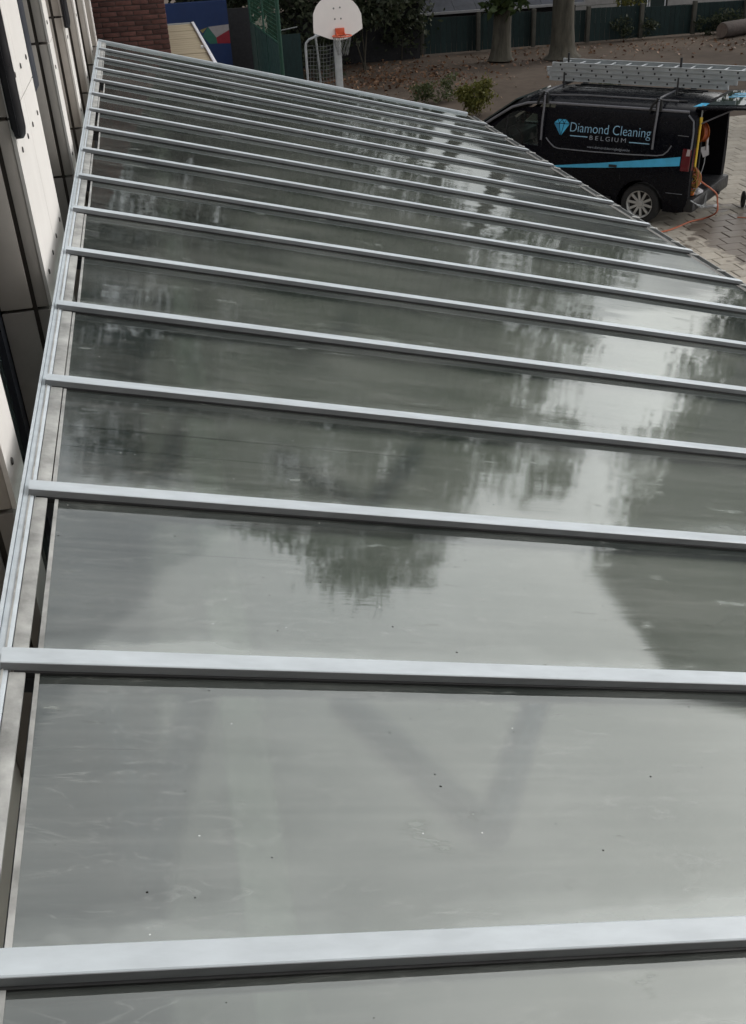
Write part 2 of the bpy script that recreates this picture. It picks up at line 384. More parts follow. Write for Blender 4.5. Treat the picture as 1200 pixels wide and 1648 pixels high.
pm = MB(); slab(pm, 0, 0, 0, 0, 0); pme = pm.mesh('paver', M['paver'])
rest = MB()
for q in cells:
    z = random.uniform(-.004, .003)
    if q in near:
        o = link('paver', pme, pv); o.location = (q[0], q[1], z); o.rotation_euler = (random.uniform(-.012,.012), random.uniform(-.012,.012), random.uniform(-.01,.01))
    else: slab(rest, q[0], q[1], z, random.uniform(-.012,.012), random.uniform(-.012,.012))
rest.build('pavers', M['paver'], pv, kind='stuff')

# ------------------------------------------------------------------ facade building on the left
fb = empty('school_building', (-.4, 5, 0), label='greige clad building with white vertical fins along the glass canopy', cat='building')
def fpart(mb, name, m, parent=fb, **k):
    off = Vector((-.4, 5, 0))
    mb.v = [(v[0]-off.x, v[1]-off.y, v[2]) for v in mb.v]
    return mb.build(name, m, parent, **k)
ZJ = 3.53; FT = 9.0; XW = -.10; XR = -.33
fpart(MB().box(-7, XR-.06, -2.19, 14.55, 0, FT), 'wall', M['joint'])
fpart(MB().box(-7.2, XR+.1, -2.19, 14.57, FT+.002, FT+.35), 'parapet', M['beige'])
fins = [(-1.95,-1.65), (-.15,.13), (1.76,2.03), (3.66,4.88), (6.38,6.70), (8.13,8.45), (9.98,10.28), (12.02,12.32), (13.75,14.05)]
def screws(y, zs, parent):
    for z in zs:
        for yy in ([y] if not isinstance(y, (list, tuple)) else y):
            m = MB().lathe([(0,.004),(.011,.004),(.014,0)], (0,0,0), (1,0,0), 8)
            o = m.build('screw', M['hole'], parent); o.location = (XW+.012+.4, yy-5, z)
for k, (y0, y1) in enumerate(fins):
    # side panels facing the yard end: two columns with a dark open joint, courses at z joints
    zc = [0.02, 1.75, ZJ-.006, 4.37, 6.1, 7.55, FT-.02]
    for a, b in zip(zc[:-1], zc[1:]):
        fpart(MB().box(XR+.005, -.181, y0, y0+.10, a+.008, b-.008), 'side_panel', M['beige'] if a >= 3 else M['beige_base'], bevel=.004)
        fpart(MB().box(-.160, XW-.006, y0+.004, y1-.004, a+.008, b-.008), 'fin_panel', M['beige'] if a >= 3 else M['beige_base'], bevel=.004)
    fpart(MB().box(-.30, -.16, y0+.02, y1-.02, 0, FT), 'fin_core', M['joint'])
    wide = y1-y0 > .8
    for a, b in ((ZJ, 4.37), (4.37, FT)):
        if wide:
            ym = (y0+y1)/2+.03
            pl = fpart(MB().box(XW-.005, XW+.010, y0, ym-.0015, a+.004, b-.004).box(XW-.005, XW+.010, ym+.0015, y1, a+.004, b-.004), 'white_plate', M['white_fin'])
        else:
            pl = fpart(MB().box(XW-.005, XW+.010, y0, y1, a+.004, b-.004), 'white_plate', M['white_fin'])
        zs = [z for z in (3.655, 4.215, 4.485, 5.3, 6.2, 7.1) if a < z < b]
        screws([3.8,4.11,4.41,4.735] if wide else [y0+.09], zs, fb)
fpart(MB().box(-7, 9, -9, -2.2, 0, 12.0), 'sky_blocker_wing', M['beige_base'])  # unseen wing, added to hold sky light off faces turned to the camera
# recess walls between fins: cladding below, windows
for k in range(len(fins)-1):
    y0, y1 = fins[k][1], fins[k+1][0]
    win = k in (2, 3, 0)
    if win:
        fpart(MB().box(XR-.06, XR-.03, y0-.02, y1+.02, 1.2, FT), 'window_glass', M['dark_glass'])
        fr = fpart(MB().box(XR-.03, XR+.0, y1-.09, y1+.02, 1.2, FT).box(XR-.03, XR, y0-.02, y0+.07, 1.2, FT), 'window_frame', M['navy_frame'])
        fpart(MB().box(XR-.06, XR+.012, y0-.02, y1+.02, 0, 1.19), 'recess_panel', M['beige_base'])
    else:
        for a, b in ((0, ZJ-.006), (ZJ+.006, 4.36), (4.38, 6.1), (6.115, FT)):
            fpart(MB().box(XR-.06, XR+.002, y0-.02, y1+.02, a, b), 'recess_panel', M['beige'])
# open window leaves seen edge-on and black rails
fpart(MB().box(XR, XW+.012, 4.90, 5.15, 4.29, FT), 'window_leaf', M['navy_frame'], bevel=.006)
for (ya, yb) in ((3.64, 3.74), (8.10, 8.26)):
    fpart(MB().tube([(XW+.022, (ya+yb)/2, z) for z in (4.285, 4.30, 4.33, 6.5, FT)], [.022, .032, .038, .038, .038], 12), 'black_rail', M['black_rail'], smooth=True)
    fpart(MB().box(XW+.010, XW+.03, ya, yb, 4.30, FT), 'rail_backing', M['black_rail'])

# ------------------------------------------------------------------ brick block closing the far end
bk = empty('brick_annex', (.37, 14.7, 0), label='dark red brick block beyond the far end of the canopy', cat='building')
def bpart(mb, name, m, parent=bk, **k):
    mb.v = [(v[0]-.37, v[1]-14.7, v[2]) for v in mb.v]; return mb.build(name, m, parent, **k)
bpart(MB().box(-.42, .855, 14.612, 22.5, 0, 6.3), 'wall', M['mortar'])
bpart(MB().box(-.44, .875, 14.60, 22.52, 6.3, 6.42), 'coping', M['lead'])
BW, BH = .210, .052; pitch = .064
bms = {}
def brick_mesh(wd, dp):
    key = (round(wd,3), dp)
    if key not in bms: bms[key] = MB().box(0, wd, 0, dp, 0, BH).mesh('brick', M['brick'], bevel=.004)
    return bms[key]
nb = 0; stuffb = MB()
for r in range(int(6.2/pitch)):
    z = .01 + r*pitch; x = -.12 - (.11 if r % 2 else 0); 
    while x < .855:
        a = max(x, -.12); b = min(x+BW, .866)
        if b-a > .03:
            d = random.uniform(-.003, .003)
            if 3.0 < z < 5.4 :
                o = link('brick', brick_mesh(b-a, .1), bk); o.location = (a-.37, 14.6+d-14.7, z); nb += 1
            else: stuffb.box(a, b, 14.6+d, 14.69, z, z+BH)
        x += BW + .011
    # return side facing +x
    y = 14.705 + (.11 if r % 2 else 0)
    while y < 22.4:
        stuffb.box(.80, .866+random.uniform(-.002,.002), y, y+BW, z, z+BH); y += BW+.011
bpart(stuffb, 'bricks', M['brick'], kind='stuff')
# low flat roof beyond the brick block
fr_ = empty('flat_roof_annex', (1.2, 18.5, 0), label='low annex with a flat beige roof and white edge trim beside the brick block', cat='building')
def apart(mb, name, m, **k):
    mb.v = [(v[0]-1.2, v[1]-18.5, v[2]) for v in mb.v]; return mb.build(name, m, fr_, **k)
apart(MB().box(.87, 1.44, 14.9, 21.0, 0, 2.93), 'wall', M['render_wall'])
for i in range(21):                         # roofing courses
    y = 14.95 + i*.298
    apart(MB().box(.868, 1.475, y, y+.292, 2.935, 2.985+random.uniform(0,.012)), 'roof_sheet', M['roof_beige'], bevel=.006)
apart(MB().box(1.478, 1.53, 14.85, 21.25, 2.86, 3.02), 'edge_trim', M['white_trim'], bevel=.006)
apart(MB().box(.868, 1.476, 21.21, 21.26, 2.9, 3.01), 'end_trim', M['galv'])
apart(MB().box(1.42, 1.46, 17.3, 17.36, 2.985, 3.03), 'roof_clip', M['white_trim'])

# ------------------------------------------------------------------ glass canopy
cp = empty('glass_canopy', (2.3, 6, 0), label='long sloping glass canopy with pale aluminium glazing bars along the building', cat='canopy')
CO = Vector((2.3, 6, 0))
def cpart(mb, name, m, parent=cp, **k):
    mb.v = [tuple(Vector(v)-CO) for v in mb.v]; return mb.build(name, m, parent, **k)
LS = XE / UX.x                                       # length along slope
def sp(u, y, n): return Vector((0, y, TZ)) + UX*u + UN*n
# bar: pale cap 55 mm wide with a folded 20 mm front, on a black gasket
def bar_mesh(L):
    m = MB(); prof = [(-.055,-.022),(-.055,-.0015),(-.052,0),(-.003,0),(0,-.0015),(0,-.022)]
    n = len(prof); vs = [UX*u + UY*a + UN*b for u in (0, L) for a, b in prof]
    m.add(vs, [(i, i+1, n+i+1, n+i) for i in range(n-1)] + [(n-1, 0, n, 2*n-1), tuple(range(n)), tuple(reversed(range(n, 2*n)))])
    return m
sp_ = MB(); sp_.add([UX*u + UY*a + UN*b for u in (.0005, LS-.0455) for a, b in ((-.0562,-.0225),(-.0562,-.0022),(-.0552,-.0018),(-.0552,-.0225))], [(0,1,5,4),(1,2,6,5),(2,3,7,6),(3,0,4,7),(0,3,2,1),(4,5,6,7)])  # thin skin on the bar front, coloured dark to give it shade
spm = sp_.mesh('front_shade_strip', M['alu_shaded'])
bme = bar_mesh(LS-.045).mesh('glazing_bar', M['alu'])
gme = MB().add([UX*u + UY*a + UN*b for u in (.03, LS-.07) for a, b in ((-.061,-.040),(-.061,-.024),(-.048,-.021),(-.006,-.021),(.006,-.024),(.006,-.040))],
               [(i, (i+1)%6, 6+(i+1)%6, 6+i) for i in range(6)] + [tuple(range(6)), tuple(range(6,12))]).mesh('gasket', M['gasket'])
tme = MB()
q = [UX*u + UY*a + UN*b for u in (.05, LS-.12) for a, b in ((-.045,-.095),(-.045,-.045),(-.010,-.045),(-.010,-.095))]
tme.add(q, [(0,1,5,4),(1,2,6,5),(2,3,7,6),(3,0,4,7),(0,1,2,3),(4,5,6,7)]); tme = tme.mesh('rafter', M['dark_steel'])
for i in range(-1, 16):
    b = link('glazing_bar', bme, cp); b.location = Vector((random.uniform(-.003,.003), i*S, TZ+random.uniform(-.0015,.0015))) - CO; b.rotation_euler = (0, 0, random.uniform(-.0007,.0007))
    gk = link('gasket', gme, b); link('front_shade_strip', spm, b)
    rf = link('rafter', tme, cp); rf.location = Vector((0, i*S, TZ)) - CO
    # small black packer blocks under the nearest bars
    # panes, one per bay
Y_END = 15*S + .745
gapped = {-2, -1, 0, 1, 4, 6, 8, 9, 11}
for i in range(-1, 16):
    y0, y1 = i*S + .001, min((i+1)*S - .056, Y_END)
    u0 = (.062 + (.012 if i in gapped else 0)) / UX.x; u1 = LS - .10
    if i in (11, 8): u0 += .02
    m = MB(); tl = [random.uniform(-.0016,.0016) for _ in range(4)]
    vs = [sp(u, y, n + d) for n in (-.040, -.030) for (u, y), d in zip(((u0,y0),(u1,y0),(u1,y1),(u0,y1)), tl)]
    m.add(vs, [(0,3,2,1),(4,5,6,7),(0,1,5,4),(1,2,6,5),(2,3,7,6),(3,0,4,7)])
    cpart(m, 'glass_pane', M['pane'])
    # dirty edge strip of the pane (sealant)
    m = MB(); m.add([sp(u, y, n) for n in (-.0285, -.0262) for u, y in ((u0,y0+.004),(u0+.012,y0+.004),(u0+.010,y1-.004),(u0,y1-.004))],
          [(0,3,2,1),(4,5,6,7),(0,1,5,4),(1,2,6,5),(2,3,7,6),(3,0,4,7)])
    cpart(m, 'sealant_strip', M['alu_dirty'])
    # inner flashing strip per bay
    e = .056 if i in gapped else .0605
    m = MB(); m.add([sp(u, y, n) for n in (-.050, -.024) for u, y in ((.020,y0+.002),(e,y0+.002),(e,y1-.002),(.020,y1-.002))],
          [(0,3,2,1),(4,5,6,7),(0,1,5,4),(1,2,6,5),(2,3,7,6),(3,0,4,7)])
    cpart(m, 'inner_flashing', M['alu_dirty'], bevel=.003)
# outer ridge profile along the wall, two thin lips
def along(u0, u1, n0, n1, ya, yb):
    m = MB(); m.add([sp(u, y, n) for n in (n0, n1) for u, y in ((u0,ya),(u1,ya),(u1,yb),(u0,yb))], [(0,3,2,1),(4,5,6,7),(0,1,5,4),(1,2,6,5),(2,3,7,6),(3,0,4,7)]); return m
cpart(along(-.012, .0185, -.10, -.0225, -1.06*S, Y_END), 'ridge_profile', M['alu'], bevel=.003)
cpart(along(-.022, -.013, -.12, -.016, -1.06*S, Y_END), 'ridge_lip', M['alu'])
cpart(along(.004, .0085, -.022, -.019, -1.06*S, Y_END), 'ridge_bead', M['alu_dirty'])
# far end flashing
cpart(along(-.02, LS-.06, -.06, -.006, Y_END+.002, Y_END+.05), 'end_flashing', M['alu'], bevel=.003)
cpart(along(.0, LS-.06, -.20, -.062, Y_END+.004, Y_END+.03), 'end_fascia', M['alu_dirty'])
# eave: sill, gutter trough, outer lip
yg0, yg1 = -1.06*S, Y_END+.04
cpart(along(LS-.098, LS-.062, -.06, -.032, yg0, yg1), 'eave_sill', M['gutter'])
cpart(along(LS-.060, LS+.035, -.105, -.092, yg0, yg1), 'gutter_bed', M['gutter'])
cpart(along(LS+.036, LS+.046, -.105, -.035, yg0, yg1), 'gutter_lip', M['galv_dark'])
cpart(along(LS-.018, LS-.010, -.09, -.045, yg0, yg1), 'gutter_rail', M['galv_dark'])
clip = along(LS-.030, LS+.046, -.036, -.028, -.006, .006)
clip.v = [tuple(Vector(v) - CO) for v in clip.v]
cme = clip.mesh('gutter_clip', M['clip'])
for i in range(-1, 16):
    for f in (.0, .46):
        o = link('gutter_clip', cme, cp); o.location = (random.uniform(-.01,.01), i*S + f*S - .028, 0)
m = MB(); m.add([sp(u, y, n) for n in (-.66, -.63) for u, y in ((.05,-.8),(.43,-.8),(.43,Y_END),(.05,Y_END))], [(0,3,2,1),(4,5,6,7),(0,1,5,4),(1,2,6,5),(2,3,7,6),(3,0,4,7)]); cpart(m, 'soffit_panel', M['soffit'])
# structure under the glass
cpart(MB().box(.455, .555, -.85, Y_END, rz(.5)-.40, rz(.5)-.25), 'beam', M['cream_beam'])
cpart(MB().box(XE-.35, XE-.20, -.85, Y_END, rz(XE-.27)-.35, rz(XE-.27)-.17), 'beam', M['dark_steel'])
for i in range(-1, 15):
    yb = i*S
    if i % 2 == 0:
        cpart(MB().tube([(.24, yb+.52, 3.16), (.11, yb+1.24, 3.2)], .05, 8), 'brace', M['blue_steel'], smooth=True)
        cpart(MB().tube([(.24, yb+.52, 3.16), (.42, yb+1.24, 3.2)], .05, 8), 'brace', M['blue_steel'], smooth=True)
        cpart(MB().tube([(1.08, yb+.52, 3.1), (.80, yb+1.1, 3.1)], .045, 8), 'brace', M['blue_steel'], smooth=True)
        cpart(MB().tube([(1.08, yb+.52, 3.1), (1.42, yb+1.1, 3.0)], .045, 8), 'brace', M['blue_steel'], smooth=True)
for i in (-1, 4, 9, 14):
    cpart(MB().box(XE-.33, XE-.23, i*S, i*S+.1, 0, rz(XE-.27)-.36), 'column', M['dark_steel'])
    cpart(MB().box(.45, .55, i*S, i*S+.1, 0, rz(.5)-.37), 'column', M['dark_steel'])

# ------------------------------------------------------------------ van
VX, VY, VH = 9.63837, 14.92504, 2.341255
van = empty('van', (VX, VY, 0), VH, label='black cleaning company van with its tailgate raised and ladders on the roof rack', cat='van')
VM = Matrix.Translation((VX, VY, 0)) @ Matrix.Rotation(VH, 4, 'Z')
def vw(x, y, z): return VM @ Vector((x, y, z))
SEC = [(.72,.24),(.90,.27),(.955,.42),(.978,.72),(.972,.98),(.950,1.16),(.905,1.45),(.855,1.72),(.815,1.82),(.775,1.862),(.66,1.915),(.35,1.955),(0,1.97)]
def side_y(z):
    for (ya, za), (yb, zb) in zip(SEC[:-1], SEC[1:]):
        if za <= z <= zb: return ya + (yb-ya)*(z-za)/(zb-za)
    return SEC[-1][0]
ST = [(.14,.965,1.90,.44),(.17,.985,1.94,.30),(.30,1,1.965,.24),(1.0,1,1.97,.24),(2.0,1,1.97,.24),(2.9,1,1.965,.24),(3.15,1,1.94,.24),(3.4,.995,1.86,.24),(3.7,.985,1.68,.24),(4.05,.975,1.45,.24),(4.32,.96,1.24,.24),(4.6,.93,1.12,.24),(4.85,.86,.95,.26),(4.98,.74,.72,.34)]
body = MB(); rows = []
for (x, ws, h, zb) in ST:
    zb0 = .80; half = []
    for (y, z) in SEC:
        if z > zb0: z2 = zb0 + (z-zb0)*(max(h,zb0+.02)-zb0)/(1.97-zb0)
        else: z2 = z
        if h < zb0: z2 = min(z2, h)
        z2 = max(z2, zb if z < .5 else z2)
        half.append((y*ws, z2))
    ring = half + [(-y, z) for (y, z) in reversed(half[:-1])]
    rows.append([(x, y, z) for y, z in ring])
n = len(rows[0]); vs = [q for r in rows for q in r]
fs = [(i*n+k, i*n+(k+1)%n, (i+1)*n+(k+1)%n, (i+1)*n+k) for i in range(len(rows)-1) for k in range(n)]
fs += [tuple(range(n)), tuple(range((len(rows)-1)*n, len(rows)*n))]
body.add(vs, fs)
bo = body.build('body', M['paint'])
def cutter(mb): return mb.build('cutter', M['interior'])
cuts = [cutter(MB().box(-.2, 2.55, -.79, .79, .50, 1.82))]
cuts.append(cutter(MB().prism([(2.62,.55),(2.62,1.86),(3.15,1.85),(3.55,1.70),(4.2,1.26),(4.2,.55)], (0,-.83,0), (1,0,0), (0,0,1), (0,1.66,0))))
WIN = [(2.93,1.66),(2.86,1.16),(4.02,1.16),(3.62,1.52),(3.42,1.66),(3.25,1.70)]
cuts.append(cutter(MB().prism(WIN, (0,-1.2,0), (1,0,0), (0,0,1), (0,2.4,0))))
for wx in (.95, 4.05):
    for sgn in (1, -1):
        cuts.append(cutter(MB().lathe([(0,0),(.405,0),(.405,.34),(0,.34)], (wx, sgn*.68, .35), (0,sgn,0), 36)))
for c in cuts:
    md = bo.modifiers.new('b', 'BOOLEAN'); md.object = c; md.operation = 'DIFFERENCE'; md.solver = 'EXACT'
dg = bpy.context.evaluated_depsgraph_get(); dg.update()
nm = bpy.data.meshes.new_from_object(bo.evaluated_get(dg)); bo.modifiers.clear(); bo.data = nm
for c in cuts: bpy.data.objects.remove(c)
nm.polygons.foreach_set('use_smooth', [True]*len(nm.polygons)); nm.set_sharp_from_angle(angle=math.radians(28))
if len(nm.materials) < 2: nm.materials.append(M['interior'])
for pgn in nm.polygons:      # inner faces take the dark lining
    c = pgn.center
    if abs(c.y) < .835 and .45 < c.z < 1.87 and .1 < c.x < 4.25 and not (abs(c.y) > .80 and c.x < .2): pgn.material_index = 1 if abs(c.y) < .80 and c.z < 1.825 else pgn.material_index
bo.parent = van
nm.name = 'body'
def vpart(mb, name, m, parent=van, **k): return mb.build(name, m, parent, **k)
# roof skin with pressed ribs
for yy in (-.5,-.25,0,.25,.5):
    vpart(MB().tube([(x, yy, 1.958 - .05*abs(yy)**2) for x in (.45, 1.2, 2.2, 2.75)], .016, 6), 'roof_rib', M['van_roof'], smooth=True)
# gutter rails pale grey highlight along the roof edge
for sgn in (1,-1):
    vpart(MB().tube([(.30, sgn*.80, 1.845), (1.2, sgn*.805, 1.85), (2.8, sgn*.80, 1.845), (3.15, sgn*.795, 1.82), (3.45, sgn*.80, 1.735), (3.8, sgn*.82, 1.53), (4.1, sgn*.845, 1.34)], .022, 8), 'roof_gutter', M['strap'], smooth=True)
# cab glass, pillars
for sgn in (1,-1):
    m = MB(); pts = [(x, sgn*(side_y(z)-.03), z) for x, z in WIN]; m.add(pts, [tuple(range(len(pts)))]); vpart(m, 'door_window', M['car_glass'])
    vpart(MB().tube([(3.55, sgn*(side_y(1.2)-.028), 1.15), (3.50, sgn*(side_y(1.58)-.02), 1.60)], .013, 6), 'window_divider', M['plastic'])
    vpart(MB().obox((3.55, sgn*1.09, 1.18), (.05,.02,0), (-.02,.11,0), (0,0,.13)), 'wing_mirror', M['plastic'], bevel=.03)
m = MB(); pts = [(3.42,.68,1.84),(3.42,-.68,1.84),(4.28,-.80,1.285),(4.28,.80,1.285)]
m.add(pts + [(a+.012, b, c+.02) for a, b, c in pts], [(0,1,2,3),(7,6,5,4),(0,1,5,4),(1,2,6,5),(2,3,7,6),(3,0,4,7)]); vpart(m, 'windscreen', M['dark_glass'])
for yy in (.42, -.42):
    st = vpart(MB().box(2.75, 2.95, yy-.24, yy+.24, .95, 1.50).box(2.75, 3.3, yy-.25, yy+.25, .75, .97), 'seat', M['seat'], bevel=.05)
    vpart(MB().box(2.72, 2.83, yy-.13, yy+.13, 1.53, 1.70), 'headrest', M['seat'], st, bevel=.03)
vpart(MB().lathe([(.175,-.012),(.19,0),(.175,.012),(.16,0),(.175,-.012)], (3.55,.42,1.18), (-.8,0,.6), 20), 'steering_wheel', M['black'], smooth=True)
vpart(MB().box(3.7, 4.15, -.8, .8, .9, 1.14), 'dashboard', M['plastic'], bevel=.05)
# wheels
wh = empty('wheel', (.95, .80, .35)); wh.parent = van
link_t = MB().lathe([(.215,-.10),(.30,-.115),(.33,-.09),(.337,-.05),(.337,.05),(.33,.09),(.30,.115),(.225,.105),(.215,.07)], (0,.02,0), (0,1,0), 36).build('tyre', M['tyre'], wh, smooth=True)
rimm = MB().lathe([(.228,.118),(.222,.10),(.205,.085),(.205,-.09)], (0,.02,0), (0,1,0), 36).lathe([(0,.086),(.045,.086),(.055,.07),(.055,.0)], (0,.02,0), (0,1,0), 20)
for k in range(10):
    a = 2*PI*k/10 + .15; ca, sa = math.cos(a), math.sin(a)
    rimm.obox((ca*.135, .092, sa*.135), (ca*.085, .012, sa*.085), (-sa*.020, 0, ca*.020), (0,.012,0))
rimm.build('rim', M['rimgrey'], wh, smooth=False)
MB().lathe([(0,.02),(.205,.02),(.205,.0)], (0,.02,0), (0,1,0), 30).build('brake_backing', M['hubdark'], wh)
for (x, y, r) in ((.95,-.80,PI),(4.05,.80,0),(4.05,-.80,PI)):
    c = copy_tree(wh, van); c.location = (x, y, .35); c.rotation_euler = (0,0,r)
# side press line, sill strip, door shut lines
def side_line(pts, r, name, m, n=6):
    vpart(MB().tube([(x, side_y(z)+.003, z) for x, z in pts], r, n), name, m, smooth=True)
side_line([(2.72,1.30),(2.66,1.24),(2.56,1.165),(2.48,1.145),(1.9,1.14),(1.2,1.15),(.72,1.17),(.62,1.19),(.55,1.25),(.50,1.34)], .010, 'panel_press_line', M['crease'])
side_line([(.30,1.80),(.20,1.72),(.175,1.55),(.17,1.30)], .014, 'rear_shut_line', M['crease'])
side_line([(.42,1.50),(.24,1.495)], .005, 'panel_line', M['crease'])
side_line([(.50,.60),(.22,.60)], .005, 'panel_line', M['crease'])
side_line([(2.78,1.75),(2.80,1.2),(2.78,.5)], .004, 'door_shut_line', M['black'])
side_line([(1.32,1.22),(1.32,.75)], .003, 'door_shut_line', M['black'])
vpart(MB().box(1.45, 3.6, .962, .985, .30, .44).box(1.45, 3.6, -.985, -.962, .30, .44), 'sill_trim', M['plastic'], bevel=.006)
# rear bumper with step
vpart(MB().box(.03, .20, -.93, .93, .30, .53), 'rear_bumper', M['plastic'], bevel=.04)
vpart(MB().box(.06, .5, -.76, .76, .515, .535), 'load_sill', M['plastic'])
vpart(MB().box(-.02, .06, -.33, -.23, .33, .40), 'tow_bracket', M['black'], bevel=.01)
# tail lamps wrapping the corner pillars
for sgn in (1,-1):
    tl = MB(); a = [(z, side_y(z)) for z in (.97,1.08,1.2,1.31)]
    vs = []
    for z, y in a:
        y *= sgn; k = .985
        vs += [(.30, y*1.004, z), (.17, y*k*1.012, z), (.128, y*.90, z)]
    fsr = [(i*3+j, i*3+j+1, i*3+j+4, i*3+j+3) for i in range(3) for j in range(2)]
    tl.add(vs, fsr); vpart(tl, 'tail_lamp', M['redlamp'], smooth=True)
    vs = [(.235, sgn*(side_y(1.20)*1.004+.006), 1.205), (.175, sgn*(side_y(1.20)*.985*1.012+.006), 1.205), (.175, sgn*(side_y(1.30)*.985*1.012+.006), 1.305), (.225, sgn*(side_y(1.30)*1.004+.006), 1.305)]
    vpart(MB().add(vs, [(0,1,2,3)]), 'reversing_lamp', M['whitelamp'])
# tailgate raised
tg = empty('tailgate', (.20, 0, 1.93)); tg.parent = van; tg.rotation_euler = (0, math.radians(3), 0)
L = 1.28
MB().box(-L, 0, -.84, .84, -.045, .0).build('outer_skin', M['paint'], tg, bevel=.02)
MB().box(-L-.04, -L+.10, -.86, .86, -.11, -.047).build('lower_edge', M['paint'], tg, bevel=.02)
MB().box(-.70, -.12, -.66, .66, .002, .010).build('rear_window', M['dark_glass'], tg)
for k in range(3):
    MB().prism([(0,0),(.42,.10),(.42,.17),(0,.10)], (-.66+.0*k, -.50+k*.16, .0105), (1,0,0), (0,1,0), (0,0,.003)).build('sticker_and_sky_glare', M['cyan'], tg)
MB().prism([(0,0),(.28,0),(.30,.22),(.05,.26)], (-1.18, .20, .001), (1,0,0), (0,1,0), (0,0,.003)).build('sticker_and_sky_glare', M['cloth'], tg)  # white patch painted as sky reflected in the raised tailgate
MB().prism([(0,0),(.16,-.03),(.18,.30),(.02,.22)], (-.13, .50, .001), (1,0,0), (0,1,0), (0,0,.004)).build('sticker_and_sky_glare', M['cyan'], tg)
for sgn in (1,-1):
    vpart(MB().tube([(.22, sgn*.74, 1.62), (-.40, sgn*.72, 1.93)], .012, 8), 'gas_strut', M['strap'])
# lettering and logo on the side: flat vinyl laid on the panel
def on_side(me, x0, z0, sx, name, m, lift=.006):
    for v in me.vertices:
        x = x0 - v.co.x*sx; z = z0 + v.co.y*sx; v.co = (x, side_y(z) + lift + v.co.z, z)
    me.materials.clear(); me.materials.append(m)
    return link(name, me, van)
def text_mesh(body, size, spacing=1.0, bold=0.0):
    cu = bpy.data.curves.new('t', 'FONT'); cu.body = body; cu.size = size; cu.space_character = spacing; cu.resolution_u = 4; cu.offset = bold
    ob = bpy.data.objects.new('t', cu); COL.objects.link(ob)
    bpy.context.view_layer.update(); d = bpy.context.evaluated_depsgraph_get()
    me = bpy.data.meshes.new_from_object(ob.evaluated_get(d)); bpy.data.objects.remove(ob); bpy.data.curves.remove(cu)
    xs = [v.co.x for v in me.vertices]; x0 = min(xs); wd = max(xs)-x0
    for v in me.vertices: v.co.x -= x0
    return me, wd
def write(body, x0, z0, width, size, name, m, spacing=1.0, squeeze=True):
    me, wd = text_mesh(body, size, spacing, -.0025*size/.2); k = width/wd
    for v in me.vertices: v.co.x *= k
    return on_side(me, x0, z0, 1.0, name, m)
write('Diamond Cleaning', 2.29, 1.43, 1.42, .215, 'lettering', M['letter'])
for ch, xx, wd_ in zip('BELGIUM', (1.92,1.815,1.72,1.635,1.525,1.475,1.36), (.055,.05,.05,.075,.012,.065,.08)): write(ch, xx, 1.325, wd_, .098, 'letter', M['letter_white'])
write('www.diamondcleaningbelgium.be', 1.95, 1.195, .76, .058, 'lettering', M['letter_white'])
def side_poly(poly, name, m, lift=.006, parent=van, seg=6):
    # polygon in (x,z) on the side, thin sheet
    mb = MB(); pts = [(x, side_y(z)+lift, z) for x, z in poly]; mb.add(pts, [tuple(range(len(pts)))]); return mb.build(name, m, parent)
side_poly([(2.28,1.358),(1.96,1.358),(1.96,1.372),(2.28,1.372)], 'lettering_rule', M['letter'])
side_poly([(1.22,1.33),(.87,1.33),(.87,1.344),(1.22,1.344)], 'lettering_rule', M['letter'])
lg = side_poly([(2.60,1.545),(2.53,1.61),(2.38,1.61),(2.31,1.545),(2.455,1.345)], 'diamond_logo', M['cyan'])
def facet(poly, m): side_poly(poly, 'facet', M[m], .009, lg)
lines = [((2.60,1.545),(2.31,1.545)), ((2.53,1.61),(2.50,1.545)), ((2.50,1.545),(2.455,1.345)), ((2.38,1.61),(2.41,1.545)), ((2.41,1.545),(2.455,1.345)), ((2.455,1.61),(2.50,1.545)), ((2.455,1.61),(2.41,1.545))]
for a, b in lines:
    dx, dz = b[0]-a[0], b[1]-a[1]; l = math.hypot(dx, dz); nx, nz = -dz/l*.005, dx/l*.005
    facet([(a[0]+nx,a[1]+nz),(b[0]+nx,b[1]+nz),(b[0]-nx,b[1]-nz),(a[0]-nx,a[1]-nz)], 'paint')
facet([(2.595,1.54),(2.505,1.54),(2.46,1.36)], 'cyan_dark')
# swoosh stripe along the lower side
for k in range(10):
    f0, f1 = k/10, (k+1)/10
    def up(f): return (2.75-2.43*f, .835 + .30*f + .05*f*f)
    def lo(f): return (2.75-2.43*f, .815 + .16*f + .07*f*f)
    side_poly([up(f0), lo(f0), lo(f1), up(f1)], 'side_stripe', M['cyan'])
vpart(MB().box(1.38, 1.52, side_y(.95)-.01, side_y(.95)+.03, .93, .97), 'door_handle', M['plastic'], bevel=.01)
